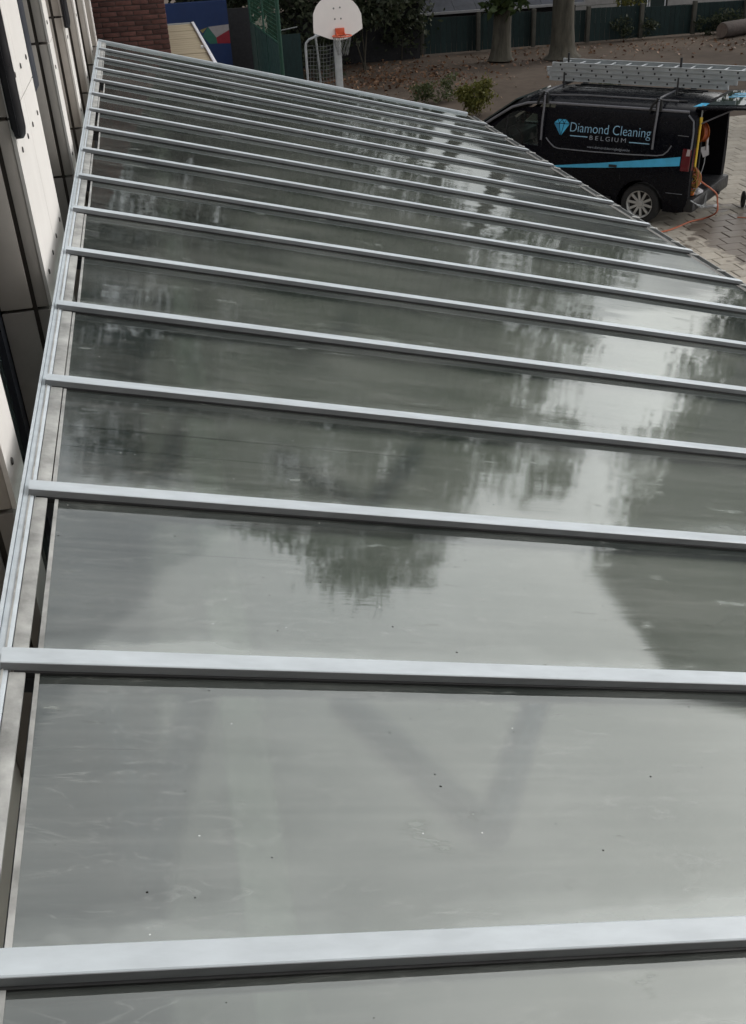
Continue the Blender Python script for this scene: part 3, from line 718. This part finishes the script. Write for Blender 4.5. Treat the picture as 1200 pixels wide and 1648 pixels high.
# roof rack: two cross bars, stays and clamps
rk = empty('roof_rack', (0,0,0)); rk.parent = van
for x in (2.80, .80):
    MB().tube([(x,-.86,1.98),(x,-.80,2.03),(x,.80,2.03),(x,.86,1.98)], .020, 8).build('cross_bar', M['rack'], rk, smooth=True)
    for sgn in (1,-1):
        MB().box(x-.05, x+.05, sgn*.82-.03, sgn*.82+.03, 1.84, 2.02).build('rack_foot', M['plastic'], rk, bevel=.01)
    MB().tube([(x,.87,1.98),(x-.005,.90,1.80),(x-.005,.955,1.55),(x-.005,.985,1.27)], .018, 8).build('side_stay', M['strap'], rk, smooth=True)
    MB().tube([(x+.02,.84,2.03),(x+.10,.86,1.93),(x+.14,.86,1.82)], .022, 8).build('clamp_lever', M['plastic'], rk, smooth=True)
    MB().tube([(x,-.02,2.03),(x,-.02,2.52)], .020, 8).build('ladder_clamp', M['plastic'], rk)
    MB().tube([(x-.13,.42,2.03),(x-.13,.42,2.28)], .016, 8).build('ladder_clamp', M['plastic'], rk)
    MB().box(x-.09, x+.05, -.10, .10, 2.04, 2.075).build('clamp_plate', M['plastic'], rk, bevel=.008)
MB().tube([(2.95,.78,1.96),(2.0,.80,2.0),(.5,.80,2.0)], .014, 8).build('side_rail', M['rack'], rk, smooth=True)
MB().tube([(2.95,-.78,1.96),(2.0,-.80,2.0),(.5,-.80,2.0)], .014, 8).build('side_rail', M['rack'], rk, smooth=True)

# ------------------------------------------------------------------ ladders on the rack
def ladder(z, x0, x1, y0, y1, label):
    root = empty('ladder', vw((x0+x1)/2, (y0+y1)/2, z), VH, label=label, cat='ladder', group='aluminium ladders stacked on the van rack')
    hl = (x1-x0)/2; hw = (y1-y0)/2
    for sgn in (1,-1):
        m = MB().box(-hl, hl, sgn*hw-.013, sgn*hw+.013, 0, .060)
        m.box(-hl, hl, sgn*hw-.020, sgn*hw+.020, .060, .066).box(-hl, hl, sgn*hw-.020, sgn*hw+.020, -.006, 0)
        m.build('rail', M['ladder'], root)
        for e in (-hl, hl):
            MB().box(e-.02, e+.02, sgn*hw-.022, sgn*hw+.022, -.008, .068).build('end_cap', M['galv'], root, bevel=.004)
    k = int(2*hl/.28)
    for i in range(k):
        x = -hl + .16 + i*.28
        r = MB().tube([(x,-hw,.03),(x,hw,.03)], .014, 8).build('rung', M['ladder'], root, smooth=True)
        MB().lathe([(0,.002),(.016,.002),(.018,0)], (x, hw+.014, .03), (0,1,0), 8).build('rung_end', M['black'], r)
    return root
ladder(2.08, -.02, 3.10, -.42, .03, 'lowest aluminium ladder section of the stack on the black van roof')
ladder(2.155, -.15, 3.14, -.42, .03, 'second aluminium ladder section from the bottom of the van roof stack')
ladder(2.23, -.35, 3.16, -.42, .03, 'third aluminium ladder section, just under the top one on the van')
ladder(2.305, -.60, 3.06, -.42, .03, 'topmost aluminium ladder section on the van, reaching furthest back')

# ------------------------------------------------------------------ tools at the open rear of the van
def tool(name, label, cat, org=(0,0,0)): return empty(name, vw(*org), VH, label=label, cat=cat)
pl = tool('telescopic_pole', 'yellow telescopic cleaning pole leaning upright in the open van tailgate', 'pole')
MB().tube([(.14,.74,.97),(.125,.735,1.73)], .019, 10).build('pole_tube', M['yellow'], pl, smooth=True)
MB().tube([(.125,.735,1.72),(.12,.73,1.95)], .012, 8).build('inner_tube', M['galv'], pl, smooth=True)
MB().lathe([(.022,0),(.026,.01),(.026,.07),(.022,.08)], (.126,.7355,1.69), (-.02,-.006,1), 12).build('clamp', M['yellow'], pl, smooth=True)
MB().lathe([(.02,0),(.03,.01),(.03,.06),(.02,.07)], (.14,.74,.93), (0,0,1), 12).build('foot', M['orange'], pl, smooth=True)
rl = tool('hose_reel', 'round orange hose reel inside the open rear of the van', 'hose reel')
MB().lathe([(.05,-.05),(.155,-.055),(.16,-.045),(.10,-.04),(.10,.04),(.16,.045),(.155,.055),(.05,.05)], (.23,.33,1.46), (.55,.8,0), 24).build('spool', M['orange'], rl, smooth=True)
for k in range(5):
    z = -.03+.015*k
    MB().tube([Vector((.23,.33,1.46)) + Vector((.567,.824,0))*z + (Vector((-.824,.567,0))*math.cos(a) + Vector((0,0,1))*math.sin(a))*.125 for a in np.linspace(0, 2*PI, 21)], .010, 6).build('hose_turn', M['hose_red'], rl, smooth=True)
MB().box(.22, .28, .24, .30, .535, 1.34).build('stand', M['black'], rl)
sq = tool('window_washer', 'pale grey long window washer standing inside the van beside the orange reel', 'washer')
MB().obox((.155,.20,1.33), (.018,-.02,0), (.012,.014,0), (.006,0,.17)).build('sleeve', M['cloth'], sq, bevel=.006)
MB().prism([(-.10,.06),(.05,.09),(.07,-.06),(-.02,-.10)], (.155,.22,1.14), (-.8,-.5,0), (0,0,1), (.01,0,0)).build('pad', M['cloth'], sq)
MB().tube([(.155,.20,1.06),(.15,.22,.95),(.20,.30,.56)], .009, 6).build('handle', M['galv'], sq, smooth=True)
co = tool('hose_coil', 'ochre coiled hose hanging at the left rear corner of the van', 'hose')
for k in range(9):
    r = .09 + .015*random.random(); zc = .80 + .012*k*(-1)**k
    MB().tube([Vector((.10+.006*k, .70+.012*k, zc)) + Vector((math.cos(a)*r*.75, math.cos(a)*.02, math.sin(a)*(r+.03))) for a in np.linspace(0, 2*PI, 17)], .009, 6).build('turn', M['hose_y'] if k % 3 else M['hose_red'], co, smooth=True)
MB().box(.10, .16, .71, .78, .545, .60).build('reel_foot', M['orange'], co, bevel=.008)
cb = tool('cleaning_cloths', 'crumpled white cleaning cloths on the load sill of the van', 'cloths')
MB().blob((.10,.60,.575), .10, .13, .045, 12, 6, .5).build('cloth', M['cloth'], cb)
MB().blob((.30,.10,.60), .09, .10, .06, 12, 6, .5).build('cloth', M['cloth'], cb)
bx = tool('water_tank', 'dark water tank standing deep inside the van cargo space', 'tank')
MB().box(1.0, 2.3, -.6, .55, .51, 1.15).build('tank_body', M['interior'], bx, bevel=.06)
MB().lathe([(.10,0),(.10,.04),(.09,.05),(0,.05)], (1.5,0,1.15), (0,0,1), 16).build('cap', M['plastic'], bx)
MB().tube([(.97,-.2,1.0),(.8,-.25,.8),(.75,-.3,.56)], .015, 6).build('outlet_pipe', M['plastic'], bx, smooth=True)
# brush on a stick hanging from the bumper
br = tool('deck_brush', 'white headed brush hanging out below the van bumper', 'brush')
MB().obox((-.10,.40,.30), (.085,-.02,-.03), (.02,.028,0), (0,0,.022)).build('head', M['cloth'], br, bevel=.008)
MB().tube([(-.03,.41,.29),(.02,.80,.42),(.06,.98,.52)], .010, 6).build('stick', M['galv'], br, smooth=True)
cable = tool('grey_cables', 'thin dark grey cables drooping from the van bumper', 'cable')
MB().tube([(.02,.85,.44),(-.02,.72,.36),(-.02,.5,.36),(.02,.35,.46)], .007, 6).build('cable_loop', M['galv_dark'], cable, smooth=True)
MB().tube([(.02,.80,.40),(-.03,.62,.32),(-.03,.45,.33),(.02,.30,.50)], .006, 6).build('cable_loop', M['galv_dark'], cable, smooth=True)
# orange supply hose: from the van floor down over the bumper, across the yard to the canopy
hp = [vw(.30,.55,.92), vw(.10,.52,.74), vw(-.06,.45,.62), vw(-.15,.33,.50), vw(-.17,.28,.36), vw(-.19,.32,.20)]
hp += [Vector((9.48,14.78,.05)), Vector((9.18,14.77,.016)), Vector((8.86,14.57,.016)), Vector((8.56,14.42,.016)), Vector((8.1,14.35,.016)), Vector((7.4,14.3,.016)), Vector((6.3,14.1,.016))]
def smooth_pts(P, k=6):
    out = []
    for i in range(len(P)-1):
        p0, p1, p2, p3 = P[max(i-1,0)], P[i], P[i+1], P[min(i+2,len(P)-1)]
        for j in range(k):
            t = j/k; out.append(.5*((2*p1) + (p2-p0)*t + (2*p0-5*p1+4*p2-p3)*t*t + (3*p1-p0-3*p2+p3)*t**3))
    return out + [P[-1]]
hs_ = MB().tube(smooth_pts(hp), .014, 8)
hs_.build('water_hose', M['hose_red'], smooth=True, label='orange red water hose running from the van across the paving', cat='hose')
h2 = MB().tube(smooth_pts([Vector((10.05,14.75,.010)), Vector((10.3,14.6,.010)), Vector((10.8,14.2,.010)), Vector((11.3,14.3,.010))]), .008, 6)
h2.build('thin_hose', M['hose_red'], smooth=True, label='thin reddish hose lying on the wet paving at the right edge', cat='hose')
# hand trolley at the right edge (its near wheel in view)
tr = empty('hose_trolley', (10.64, 15.24, 0), -1.95, label='small wheeled trolley with a black tyre at the right edge', cat='trolley')
for yy in (-.2, .2):
    MB().lathe([(.06,-.02),(.12,-.025),(.14,-.015),(.14,.015),(.12,.025),(.06,.02),(.0,.02)], (0,yy,.14), (0,1,0), 24).build('wheel', M['tyre'], tr, smooth=True)
MB().tube([(0,-.2,.14),(0,.2,.14)], .012, 8).build('axle', M['galv'], tr)
MB().tube([(0,-.15,.14),(.15,-.15,.5),(.35,-.15,1.0),(.35,.15,1.0),(.15,.15,.5),(0,.15,.14)], .014, 8).build('frame', M['green_paint'], tr, smooth=True)
MB().tube([(-.02,-.15,.02),(-.02,.15,.02)], .018, 6).build('foot_bar', M['galv'], tr)
MB().lathe([(.05,-.11),(.2,-.11),(.2,-.1),(.1,-.09),(.1,.09),(.2,.1),(.2,.11),(.05,.11)], (.18,0,.45), (0,1,0), 20).build('reel', M['green_paint'], tr, smooth=True)

# ------------------------------------------------------------------ basketball hoop
bh = empty('basketball_hoop', (4.72, 23.1, 0), label='white fan shaped basketball backboard with orange ring on a grey post', cat='basketball hoop')
poly = [(-.545,-.30),(-.545,-.17),(-.53,.08),(-.46,.22),(-.36,.33),(-.20,.41),(0,.43),(.20,.41),(.36,.33),(.46,.22),(.53,.08),(.545,-.14),(.545,-.22),(.20,-.42),(.0,-.45),(-.2,-.42)]
MB().prism(poly, (0,-.06,2.72), (1,0,-.05), (.0,0,1), (0,.03,0)).build('backboard', M['white_board'], bh)
for a, b in ((-.075,.19),(.065,.20),(-.06,-.02),(.075,-.02),(.08,-.22),(-.05,-.22)):
    MB().lathe([(0,.006),(.016,.006),(.02,0)], (a,-.060,2.72+b), (0,-1,0), 8).build('bolt', M['galv_dark'], bh)
rim = MB().tube([(.03+.205*math.cos(a), -.32+.205*math.sin(a), 2.385) for a in np.linspace(0, 2*PI, 29)], .014, 8).build('ring', M['rim_orange'], bh, smooth=True)
MB().box(-.07,.13,-.12,-.062,2.36,2.52).build('ring_mount', M['rim_orange'], rim, bevel=.008)
for sx in (-.06,.12): MB().tube([(sx,-.09,2.44),(sx,-.3,2.385)], .010, 6).build('ring_brace', M['rim_orange'], rim)
nett = MB()
for k in range(12):
    a = 2*PI*k/12
    for sg in (1,-1):
        nett.tube([(.03+r_*math.cos(a+sg*o), -.32+r_*math.sin(a+sg*o), z) for r_, z, o in ((.205,2.375,0),(.18,2.25,.26),(.14,2.13,.52),(.11,2.0,.78))], .004, 4)
nett.build('hoop_net', M['net'], bh, kind='stuff')
MB().box(-.075,.075,.10,.24,0,2.6).build('post', M['galv'], bh, bevel=.01)
MB().tube([(0,.17,2.5),(0,-.03,2.75)], .03, 8).build('support_arm', M['galv_dark'], bh)
MB().tube([(0,.17,2.2),(0,-.03,2.55)], .025, 8).build('support_arm', M['galv_dark'], bh)

# ------------------------------------------------------------------ small goal with net
gl = empty('goal', (4.6, 25.4, 0), label='grey tube goal with a sagging net behind the basketball post', cat='goal')
def gpt(x, y, z): return (x-4.6, y-25.4, z)
def arc_frame(x):
    return [gpt(x,25.0,0), gpt(x,25.0,1.95), gpt(x,25.03,2.05), gpt(x,25.10,2.12), gpt(x,25.25,2.17), gpt(x,26.3,2.25)]
MB().tube([gpt(4.25,25,0), gpt(4.25,25,1.93), gpt(4.27,25,2.03), gpt(4.34,25.0,2.10), gpt(4.70,25.0,2.22)], .028, 8).build('side_post', M['galv'], gl, smooth=True)
MB().tube([gpt(4.55,25.3,2.16), gpt(4.62,25.5,1.5), gpt(4.72,25.9,0)], .024, 8).build('net_stay', M['galv'], gl, smooth=True)
MB().tube([gpt(4.98,25.1,0), gpt(4.98,25.1,2.2), gpt(4.70,25.0,2.22)], .028, 8).build('side_post', M['galv'], gl, smooth=True)
MB().tube([gpt(4.25,25,.05), gpt(4.98,25.1,.05)], .02, 8).build('ground_bar', M['galv'], gl, smooth=True)
nm_ = MB()
for k in range(9):
    x = 4.29 + k*.08; nm_.tube([gpt(x+.02*math.sin(z*4), 25.12+.10*math.sin(z*1.5), z) for z in np.linspace(.05, 2.0-.15*abs(k-5)/5, 8)], .0055, 4)
for k in range(22):
    z = .08 + k*.088; nm_.tube([gpt(x, 25.12+.10*math.sin(z*1.5), z + .02*math.sin(x*9)) for x in np.linspace(4.28, 4.94, 6)], .0055, 4)
nm_.build('goal_net', M['net'], gl, kind='stuff')

# ------------------------------------------------------------------ mural wall
bw = empty('mural_wall', (1.0, 30.1, 0), label='deep blue playground wall with a painted triangle pattern', cat='wall')
def wpart(mb, name, m): mb.v = [(v[0]-1.0, v[1]-30.1, v[2]) for v in mb.v]; return mb.build(name, m, bw)
wpart(MB().box(-1.5, 2.87, 30.0, 30.3, 0, 2.65), 'wall', M['blue_wall'])
def mural(poly, m): wpart(MB().prism(poly, (0,29.996,0), (1,0,0), (0,0,1), (0,.003,0)), 'painted_shape', M[m])
mural([(2.30,2.03),(2.866,2.06),(2.866,1.92),(2.49,1.75)], 'mural_white')
mural([(2.49,1.75),(2.866,1.92),(2.866,1.58),(2.505,1.60)], 'mural_red')
mural([(2.29,2.03),(2.49,1.75),(2.505,1.60),(2.30,1.60),(2.12,1.80)], 'mural_green')
mural([(2.06,1.96),(2.27,2.02),(2.13,1.88)], 'mural_yellow')

# ------------------------------------------------------------------ ball court screen: green boards below, mesh above
sc_ = empty('court_screen', (3.7, 27, 0), label='green court screen with boards below wire mesh and a tall end post', cat='fence')
A0, A1 = Vector((3.56,30.82,0)), Vector((3.70,25.4,0)); dv = (A1-A0)
for k in range(5):
    a, b = A0 + dv*(k/5+.004), A0 + dv*((k+1)/5-.004)
    nrm = Vector((dv.y, -dv.x, 0)).normalized()*.012 * (1 if k % 2 else 2.5)
    m = MB(); m.add([q - Vector((3.7,27,0)) + Vector((0,0,z)) + s_*nrm for s_ in (-1,1) for q, z in ((a,0),(b,0),(b,1.98),(a,1.98))], [(0,1,2,3),(7,6,5,4),(0,1,5,4),(1,2,6,5),(2,3,7,6),(3,0,4,7)])
    m.build('board', M['tarp'], sc_)
def cpt(q, z): return (q.x-3.7, q.y-27, z)
MB().tube([cpt(A0,2.0), cpt(A1,2.0)], .022, 8).build('rail', M['green_paint'], sc_, smooth=True)
for f in (0, .5, 1):
    q = A0+dv*f; MB().tube([cpt(q,0), cpt(q,4.2)], .05 if f == 1 else .03, 10).build('post', M['green_paint'], sc_, smooth=True)
ms = MB()
for k in range(40): q = A0+dv*((k+.5)/40); ms.tube([cpt(q,2.02), cpt(q,4.2)], .004, 4)
for k in range(22): ms.tube([cpt(A0,2.08+k*.1), cpt(A1,2.08+k*.1)], .004, 4)
ms.build('wire_mesh', M['mesh_green'], sc_, kind='stuff')
MB().box(2.85, 3.62, 31.6, 31.7, -.04, 2.3).build('gap_shade_sheet', M['house_dark'], label='black sheet added to darken the gap beside the blue mural wall', cat='screen')  # added black sheet, stands in for the darkness of the gap
# grey screen panel and thin post between the court screen and the goal
sp2 = empty('grey_screen', (4.35, 29.5, 0), label='dull grey green screen panel between the court screen and the goal', cat='screen')
MB().box(-.22,.42,-.02,.02,0,1.75).build('panel', M['fence_green'], sp2)
MB().tube([(-.25,0,0),(-.25,0,1.55)], .025, 8).build('post', M['galv_dark'], sp2)
MB().tube([(-.15,-.03,1.86),(.35,-.03,1.92)], .015, 6).build('rail', M['galv_dark'], sp2)

# ------------------------------------------------------------------ boundary fence with concrete posts
fn = empty('boundary_fence', (15, 36.4, 0), label='low dark green board fence with concrete posts behind the trees', cat='fence')
X0 = 9.9
def fz(x): return 1.20 - .02*(x-10)
k = 0; x = X0
while x < 30:
    wd = .19; z1 = fz(x) + (.02 if int((x-X0)/2.03) % 2 else -.03)
    MB().box(x-15, x+wd-.012-15, -.012+random.uniform(-.004,.004), .012, .02, z1).build('board', M['fence_green'], fn); x += wd
for i in range(10):
    px = X0 + .05 + i*2.03
    MB().box(px-.07-15, px+.07-15, -.15, -.02, 0, fz(px)+.10).build('post', M['fence_post'], fn, bevel=.015)

# ------------------------------------------------------------------ buildings behind the fence
sh = empty('dark_shed', (13.5, 39, 0), label='low shed with a dark tiled roof behind the fence', cat='shed')
MB().box(-3.0, 3.2, .2, 4, -.04, 1.05).build('wall', M['house_dark'], sh)
for i in range(8):
    f0 = i/8; y0 = -.1 + f0*2.4; z0 = 1.05 + f0*1.3
    for j in range(8):
        xx = -3.3 + j*.84
        MB().obox((xx+.42, y0+.16, z0+.10), (.41,0,0), (0,.17,.092), (0,-.008,.014)).build('roof_tile', M['slate'], sh)
MB().box(-3.4, 3.4, -.20, -.11, .99, 1.07).build('roof_edge', M['lead'], sh)
MB().tube([(-3.3,-.15,1.07),(-3.45,.9,1.95),(-3.5,2.3,2.5)], .03, 6).build('verge_trim', M['lead'], sh)
ho = empty('pale_house', (19.5, 40.5, 0), label='pale sided house with windows just above the fence at right', cat='house')
MB().box(-2.6, 6, .03, 6, -.04, 4.2).build('wall', M['house_dark'], ho)
for i in range(18):
    z = .1+i*.22
    MB().box(-2.62, -.55, 0, .028, z, z+.205).build('siding_board', M['siding'], ho)
    MB().box(1.6, 6, 0, .028, z, z+.205).build('siding_board', M['siding'], ho)
for (a, b) in ((-.45,.0),(.1,.75),(.8,1.5)):
    wdw = MB().box(a, b, -.02, .028, .35, 2.2).build('window', M['white_trim'], ho)
    MB().box(a+.05, b-.05, -.024, -.021, .42, 2.12).build('pane', M['dark_glass'], wdw)
MB().prism([(-.4,4.2),(3.2,6.0),(6.8,4.2)], (-1.5,-.3,0), (1,0,0), (0,0,1), (0,6.6,0)).build('roof', M['slate'], ho)
# school block off to the right (mirrored in the canopy glass)
rb = empty('dark_block', (20.9, 16.0, 0), label='tall narrow dark grey block standing beyond the yard on the right', cat='building')
MB().box(-2.8, -.2, 1.0, 6.0, 0, 12.3).build('wall', M['slate'], rb)
MB().box(-2.9, -.1, .9, 6.1, 12.3, 12.5).build('coping', M['lead'], rb)
MB().box(-2.83, -2.78, 2.5, 3.6, 1.0, 2.9).build('door', M['house_dark'], rb)

# ------------------------------------------------------------------ vegetation
def leaves(name, centers, size, m, parent, flat=0.0, aspect=.6):
    n = len(centers); c = np.asarray(centers, float)
    a = rng.normal(size=(n,3)); a[:,2] *= (1-flat); a /= np.linalg.norm(a, axis=1)[:,None]
    b = rng.normal(size=(n,3)); b[:,2] *= (1-flat); b -= (b*a).sum(1)[:,None]*a; b /= np.linalg.norm(b, axis=1)[:,None]
    s = size*rng.uniform(.6, 1.35, n)[:,None]
    p = np.stack([c - a*s, c + b*s*aspect*.8 - a*s*.1, c + a*s, c - b*s*aspect*.8 + a*s*.1], 1).reshape(-1,3)
    me = bpy.data.meshes.new(name); me.vertices.add(4*n); me.vertices.foreach_set('co', p.ravel())
    me.loops.add(4*n); me.loops.foreach_set('vertex_index', np.arange(4*n, dtype=np.int32))
    me.polygons.add(n); me.polygons.foreach_set('loop_start', np.arange(0,4*n,4, dtype=np.int32)); me.polygons.foreach_set('loop_total', np.full(n,4,dtype=np.int32))
    me.update(); me.materials.append(m)
    return link(name, me, parent)
def cluster(blobs, n, clump=.35, per=26):
    """leaf positions: clumps spread through ellipsoid shells (x,y,z,rx,ry,rz)"""
    vol = np.array([b[3]*b[4]*b[5] for b in blobs])**.75; vol /= vol.sum(); out = []
    for b, f in zip(blobs, vol):
        k = max(1, int(n*f/per)); d = rng.normal(size=(k,3)); d /= np.linalg.norm(d, axis=1)[:,None]
        r = rng.uniform(.25, 1, k)**.45
        cc = np.array(b[:3]) + d*r[:,None]*np.array(b[3:6])
        out.append((cc[:,None,:] + rng.normal(size=(k,per,3))*clump*np.array([1,1,.7])).reshape(-1,3))
    return np.concatenate(out)
def tree(name, loc, r0, htop, blobs, n, size, label, m='leaf', clump=.4, extra=None, group=None, flare=1.5):
    root = empty(name, loc, label=label, cat='tree', group=group)
    zs = np.array([0,.12,.4,1.0,2.2,4,6.5,htop*.7]); rs = r0*np.array([flare,1.28,1.1,1.0,.92,.8,.6,.2])
    ph = random.random()*6
    MB().tube([(.06*math.sin(z*.7+ph), .06*math.cos(z*.6+ph), z) for z in zs], list(rs), 14).build('trunk', M['bark'], root, smooth=True)
    for b in blobs:
        z0 = max(2.6, min(b[2]-1.5, htop*.55)); mid = ((b[0])*.4, (b[1])*.4, (z0+b[2])/2)
        MB().tube([(0,0,z0), mid, (b[0],b[1],b[2])], r0*.32, 7, r0*.05).build('limb', M['bark'], root, smooth=True)
    pts = cluster(blobs, n, clump)
    if extra is not None: pts = np.concatenate([pts, extra])
    leaves('crown', pts, size, M[m], root)
    return root
shoots = np.concatenate([rng.normal(size=(160,3))*np.array([.34,.25,.16]) + np.array([0,-.25,1.72]), rng.normal(size=(260,3))*np.array([.45,.3,.35]) + np.array([.1,-.25,2.5])])
tree('tree', (12.07, 33.86, 0), .30, 19, [(0,0,6.8,2.0,2.0,1.5),(-2.0,0,9.5,3.2,3,2.8),(1.2,-.5,11,3.0,2.8,2.8),(-.6,.5,14.5,3.2,3,2.6),(-.2,.2,18.2,2.8,3,2.4)], 18000, .16, 'stout grey barked tree with leafy shoots at its fork, left of the pair', extra=shoots)
tree('tree', (14.04, 33.48, 0), .37, 19, [(0,0,7.6,2.0,2.0,1.6),(1.2,0,11,3.0,2.8,2.8),(1.6,-.3,15.5,2.6,2.6,2.6),(1.8,0,19.5,1.9,2.0,2.6)], 15000, .16, 'thickest bare trunk beside the fence, right of the pair', flare=1.7)
tree('tree', (5.6, 36.6, 0), .3, 16, [(0,0,6,3.2,2.6,3),(1.2,0,10,3.6,3,3),(-1,0,14.5,3.4,3,3),(.8,0,18.5,3.2,3,3)], 16000, .17, 'dense dark tree rising behind the basketball backboard', m='leaf_dark')
tree('tree', (9.4, 39.0, 0), .3, 16, [(0,0,5,3.0,2.6,2.8),(0,0,9.5,3.6,3,3),(.4,0,14.5,3.4,3,3.2),(-.3,0,19.3,3.2,3,3)], 16000, .18, 'dark tree beyond the hedge between goal and shed', m='leaf_dark')
tree('tree', (.6, 37.5, 0), .3, 16, [(0,0,6,3.6,3,3.4),(1,0,11,3.8,3,3.2),(-1.5,0,15,3.4,3,3),(.3,0,19,3.2,3,3)], 16000, .18, 'tall dark tree behind the blue mural wall', m='leaf_dark')
tree('tree', (-4.5, 36.0, 0), .3, 16, [(0,0,7,3.6,3,3.4),(1,0,12,3.8,3,3.4),(.5,0,17,3.5,3,3.4)], 11000, .18, 'tall dark tree farther left behind the brick block', m='leaf_dark')
tree('tree', (22.3, 26.3, 0), .32, 13, [(0,0,3.2,2.2,2.4,2.4),(.6,0,6.5,2.5,2.6,2.4),(.6,.5,10,2.4,2.2,2.4),(.9,.3,13,1.8,2,1.8)], 12000, .15, 'round green tree at the right beyond the yard', m='leaf')
tree('tree', (28.5, 32.5, 0), .32, 12, [(0,0,4,2.8,2.8,2.8),(.4,0,8.5,3.0,2.8,2.8)], 8000, .16, 'broad green tree farther off at the right by the fence', m='leaf')
tree('tree', (23.4, 44.8, 0), .4, 20, [(0,0,6,3.6,2.6,3.0),(.2,0,11,3.7,3,3.4),(-.4,0,16.5,3.6,3,3.4),(0,0,21,2.6,2.6,2.6),(.3,0,25,2.3,2.4,2.5),(-.6,0,27,1.4,2,1.6),(2.3,-3.3,15.6,2.7,2.4,2.6)], 18000, .19, 'very tall tree behind the pale house')
tree('tree', (15.0, 46.0, 0), .4, 18, [(.2,0,11.5,3.8,3,3.2),(-.4,0,17,3.6,3,3.4)], 13000, .19, 'tall tree rising behind the dark tiled shed')
tree('tree', (3.4, 38.5, 0), .25, 10, [(0,0,4,2.2,1.5,3.0),(0,0,7.5,2.0,1.5,2.6)], 8000, .2, 'dense conical evergreen behind the court screen', m='leaf_dark', clump=.3)
tree('tree', (7.3, 40.0, 0), .25, 10, [(0,0,4,2.4,1.5,3.0),(0,0,7.8,2.2,1.5,2.6)], 8000, .2, 'dense conical evergreen right of the backboard, farthest back', m='leaf_dark', clump=.3)
# evergreen hedge masses behind the goal
def shrub(name, loc, blobs, n, size, m, label, clump=.2, cat='shrub', stems=3, group=None):
    root = empty(name, loc, label=label, cat=cat, group=group)
    st = MB()
    for k in range(stems):
        b = blobs[k % len(blobs)]; st.tube([(random.uniform(-.1,.1), random.uniform(-.1,.1), -.02), (b[0]*.5, b[1]*.5, b[2]*.5), (b[0], b[1], b[2])], .03 if b[2] > 1 else .010, 5, .006)
    st.build('stem', M['bark'], root, smooth=True)
    leaves('foliage', cluster(blobs, n, clump), size, M[m], root); return root
shrub('evergreen_shrub', (3.4, 33.5, 0), [(0,0,2.6,1.2,.8,1.0),(.5,0,3.4,1.2,.8,.9),(-1,0,3.2,1.2,.8,.9)], 3000, .10, 'leaf_dark', 'evergreen shrub spilling over between mural wall and court screen')
shrub('evergreen_shrub', (5.6, 33.4, 0), [(0,0,1.6,1.4,.9,1.6),(.3,0,3,1.3,.9,1.0)], 4200, .10, 'leaf_dark', 'dark evergreen shrub right behind the goal')
shrub('evergreen_shrub', (7.4, 34.0, 0), [(0,0,2.1,1.4,.9,.9),(.4,0,3.1,1.4,.9,1.0),(-.5,-.3,1.9,.9,.6,.6)], 4200, .10, 'leaf_dark', 'evergreen shrub with drooping branches right of the backboard')
shrub('evergreen_shrub', (9.2, 36.0, 0), [(0,0,1.4,.8,.8,1.4),(0,0,3,1.3,.9,1.0)], 3200, .10, 'leaf_dark', 'evergreen shrub at the left end of the board fence')
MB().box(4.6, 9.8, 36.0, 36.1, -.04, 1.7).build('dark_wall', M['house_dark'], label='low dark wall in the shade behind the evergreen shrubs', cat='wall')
shrub('yellow_bush', (8.60, 25.3, 0), [(0,0,.38,.42,.35,.36),(.15,0,.66,.26,.2,.22),(-.25,0,.50,.28,.2,.25)], 2600, .045, 'leaf_yellow', 'yellow green bush beside the front of the van', clump=.07, cat='bush')
shrub('weed_clump', (8.2, 27.6, 0), [(0,0,.3,.55,.4,.3),(.35,0,.5,.12,.1,.4),(-.5,0,.25,.4,.3,.2)], 1100, .045, 'leaf_weed', 'sparse tall weeds left of the yellow bush', clump=.08, cat='weeds')
shrub('weed_clump', (12.3, 25.9, 0), [(0,0,.22,.5,.3,.2),(.4,0,.3,.1,.1,.25)], 420, .045, 'leaf_weed', 'low green weeds behind the van roof ladders', clump=.08, cat='weeds')
shrub('fence_ivy', (21.3, 36.1, 0), [(0,0,.45,.7,.15,.45),(-.8,0,.3,.4,.12,.35)], 700, .06, 'leaf_dark', 'dark ivy creeping on the fence behind the log', clump=.1, cat='ivy')
shrub('fence_ivy', (17.3, 36.2, 0), [(0,0,.4,.35,.1,.4),(1.0,0,.3,.3,.1,.3)], 420, .06, 'leaf_dark', 'ivy on the fence right of the second trunk', clump=.1, cat='ivy')
shrub('yellow_shrub', (18.0, 36.9, 0), [(0,0,1.15,.55,.3,.3),(.3,0,1.5,.5,.3,.3)], 700, .06, 'leaf_yellow', 'yellowing shrub topping the fence before the pale house', clump=.12)
# fallen leaves
n1 = 1100
P = np.stack([rng.normal(7.8, 1.5, n1), rng.normal(31.8, 1.5, n1), rng.uniform(.0, .05, n1)], 1)
n2 = 700
P2 = np.stack([rng.uniform(7, 23, n2), rng.normal(34.2, 1.2, n2), rng.uniform(-.02, .03, n2)], 1)
P3 = np.stack([rng.uniform(5, 24, 160), rng.uniform(27, 35, 160), rng.uniform(-.03, .0, 160)], 1)
lt = leaves('leaf_litter', np.concatenate([P, P2, P3]), .055, M['leaf_litter'], None, flat=.55, aspect=.8)
tag(lt, 'russet fallen leaves scattered on the bare earth under the trees', 'leaves', kind='stuff')
# log lying by the fence
lo_ = empty('log', (20.5, 34.9, 0), math.radians(25), label='cut tree log lying on the earth before the fence at right', cat='log')
MB().lathe([(.24,0),(.26,.1),(.25,1.2),(.24,2.6)], (0,0,.24), (1,0,0), 18).build('bark', M['log'], lo_, smooth=True)
MB().lathe([(0,0),(.235,0)], (-.005,0,.24), (1,0,0), 18).build('cut_end', M['log_end'], lo_)
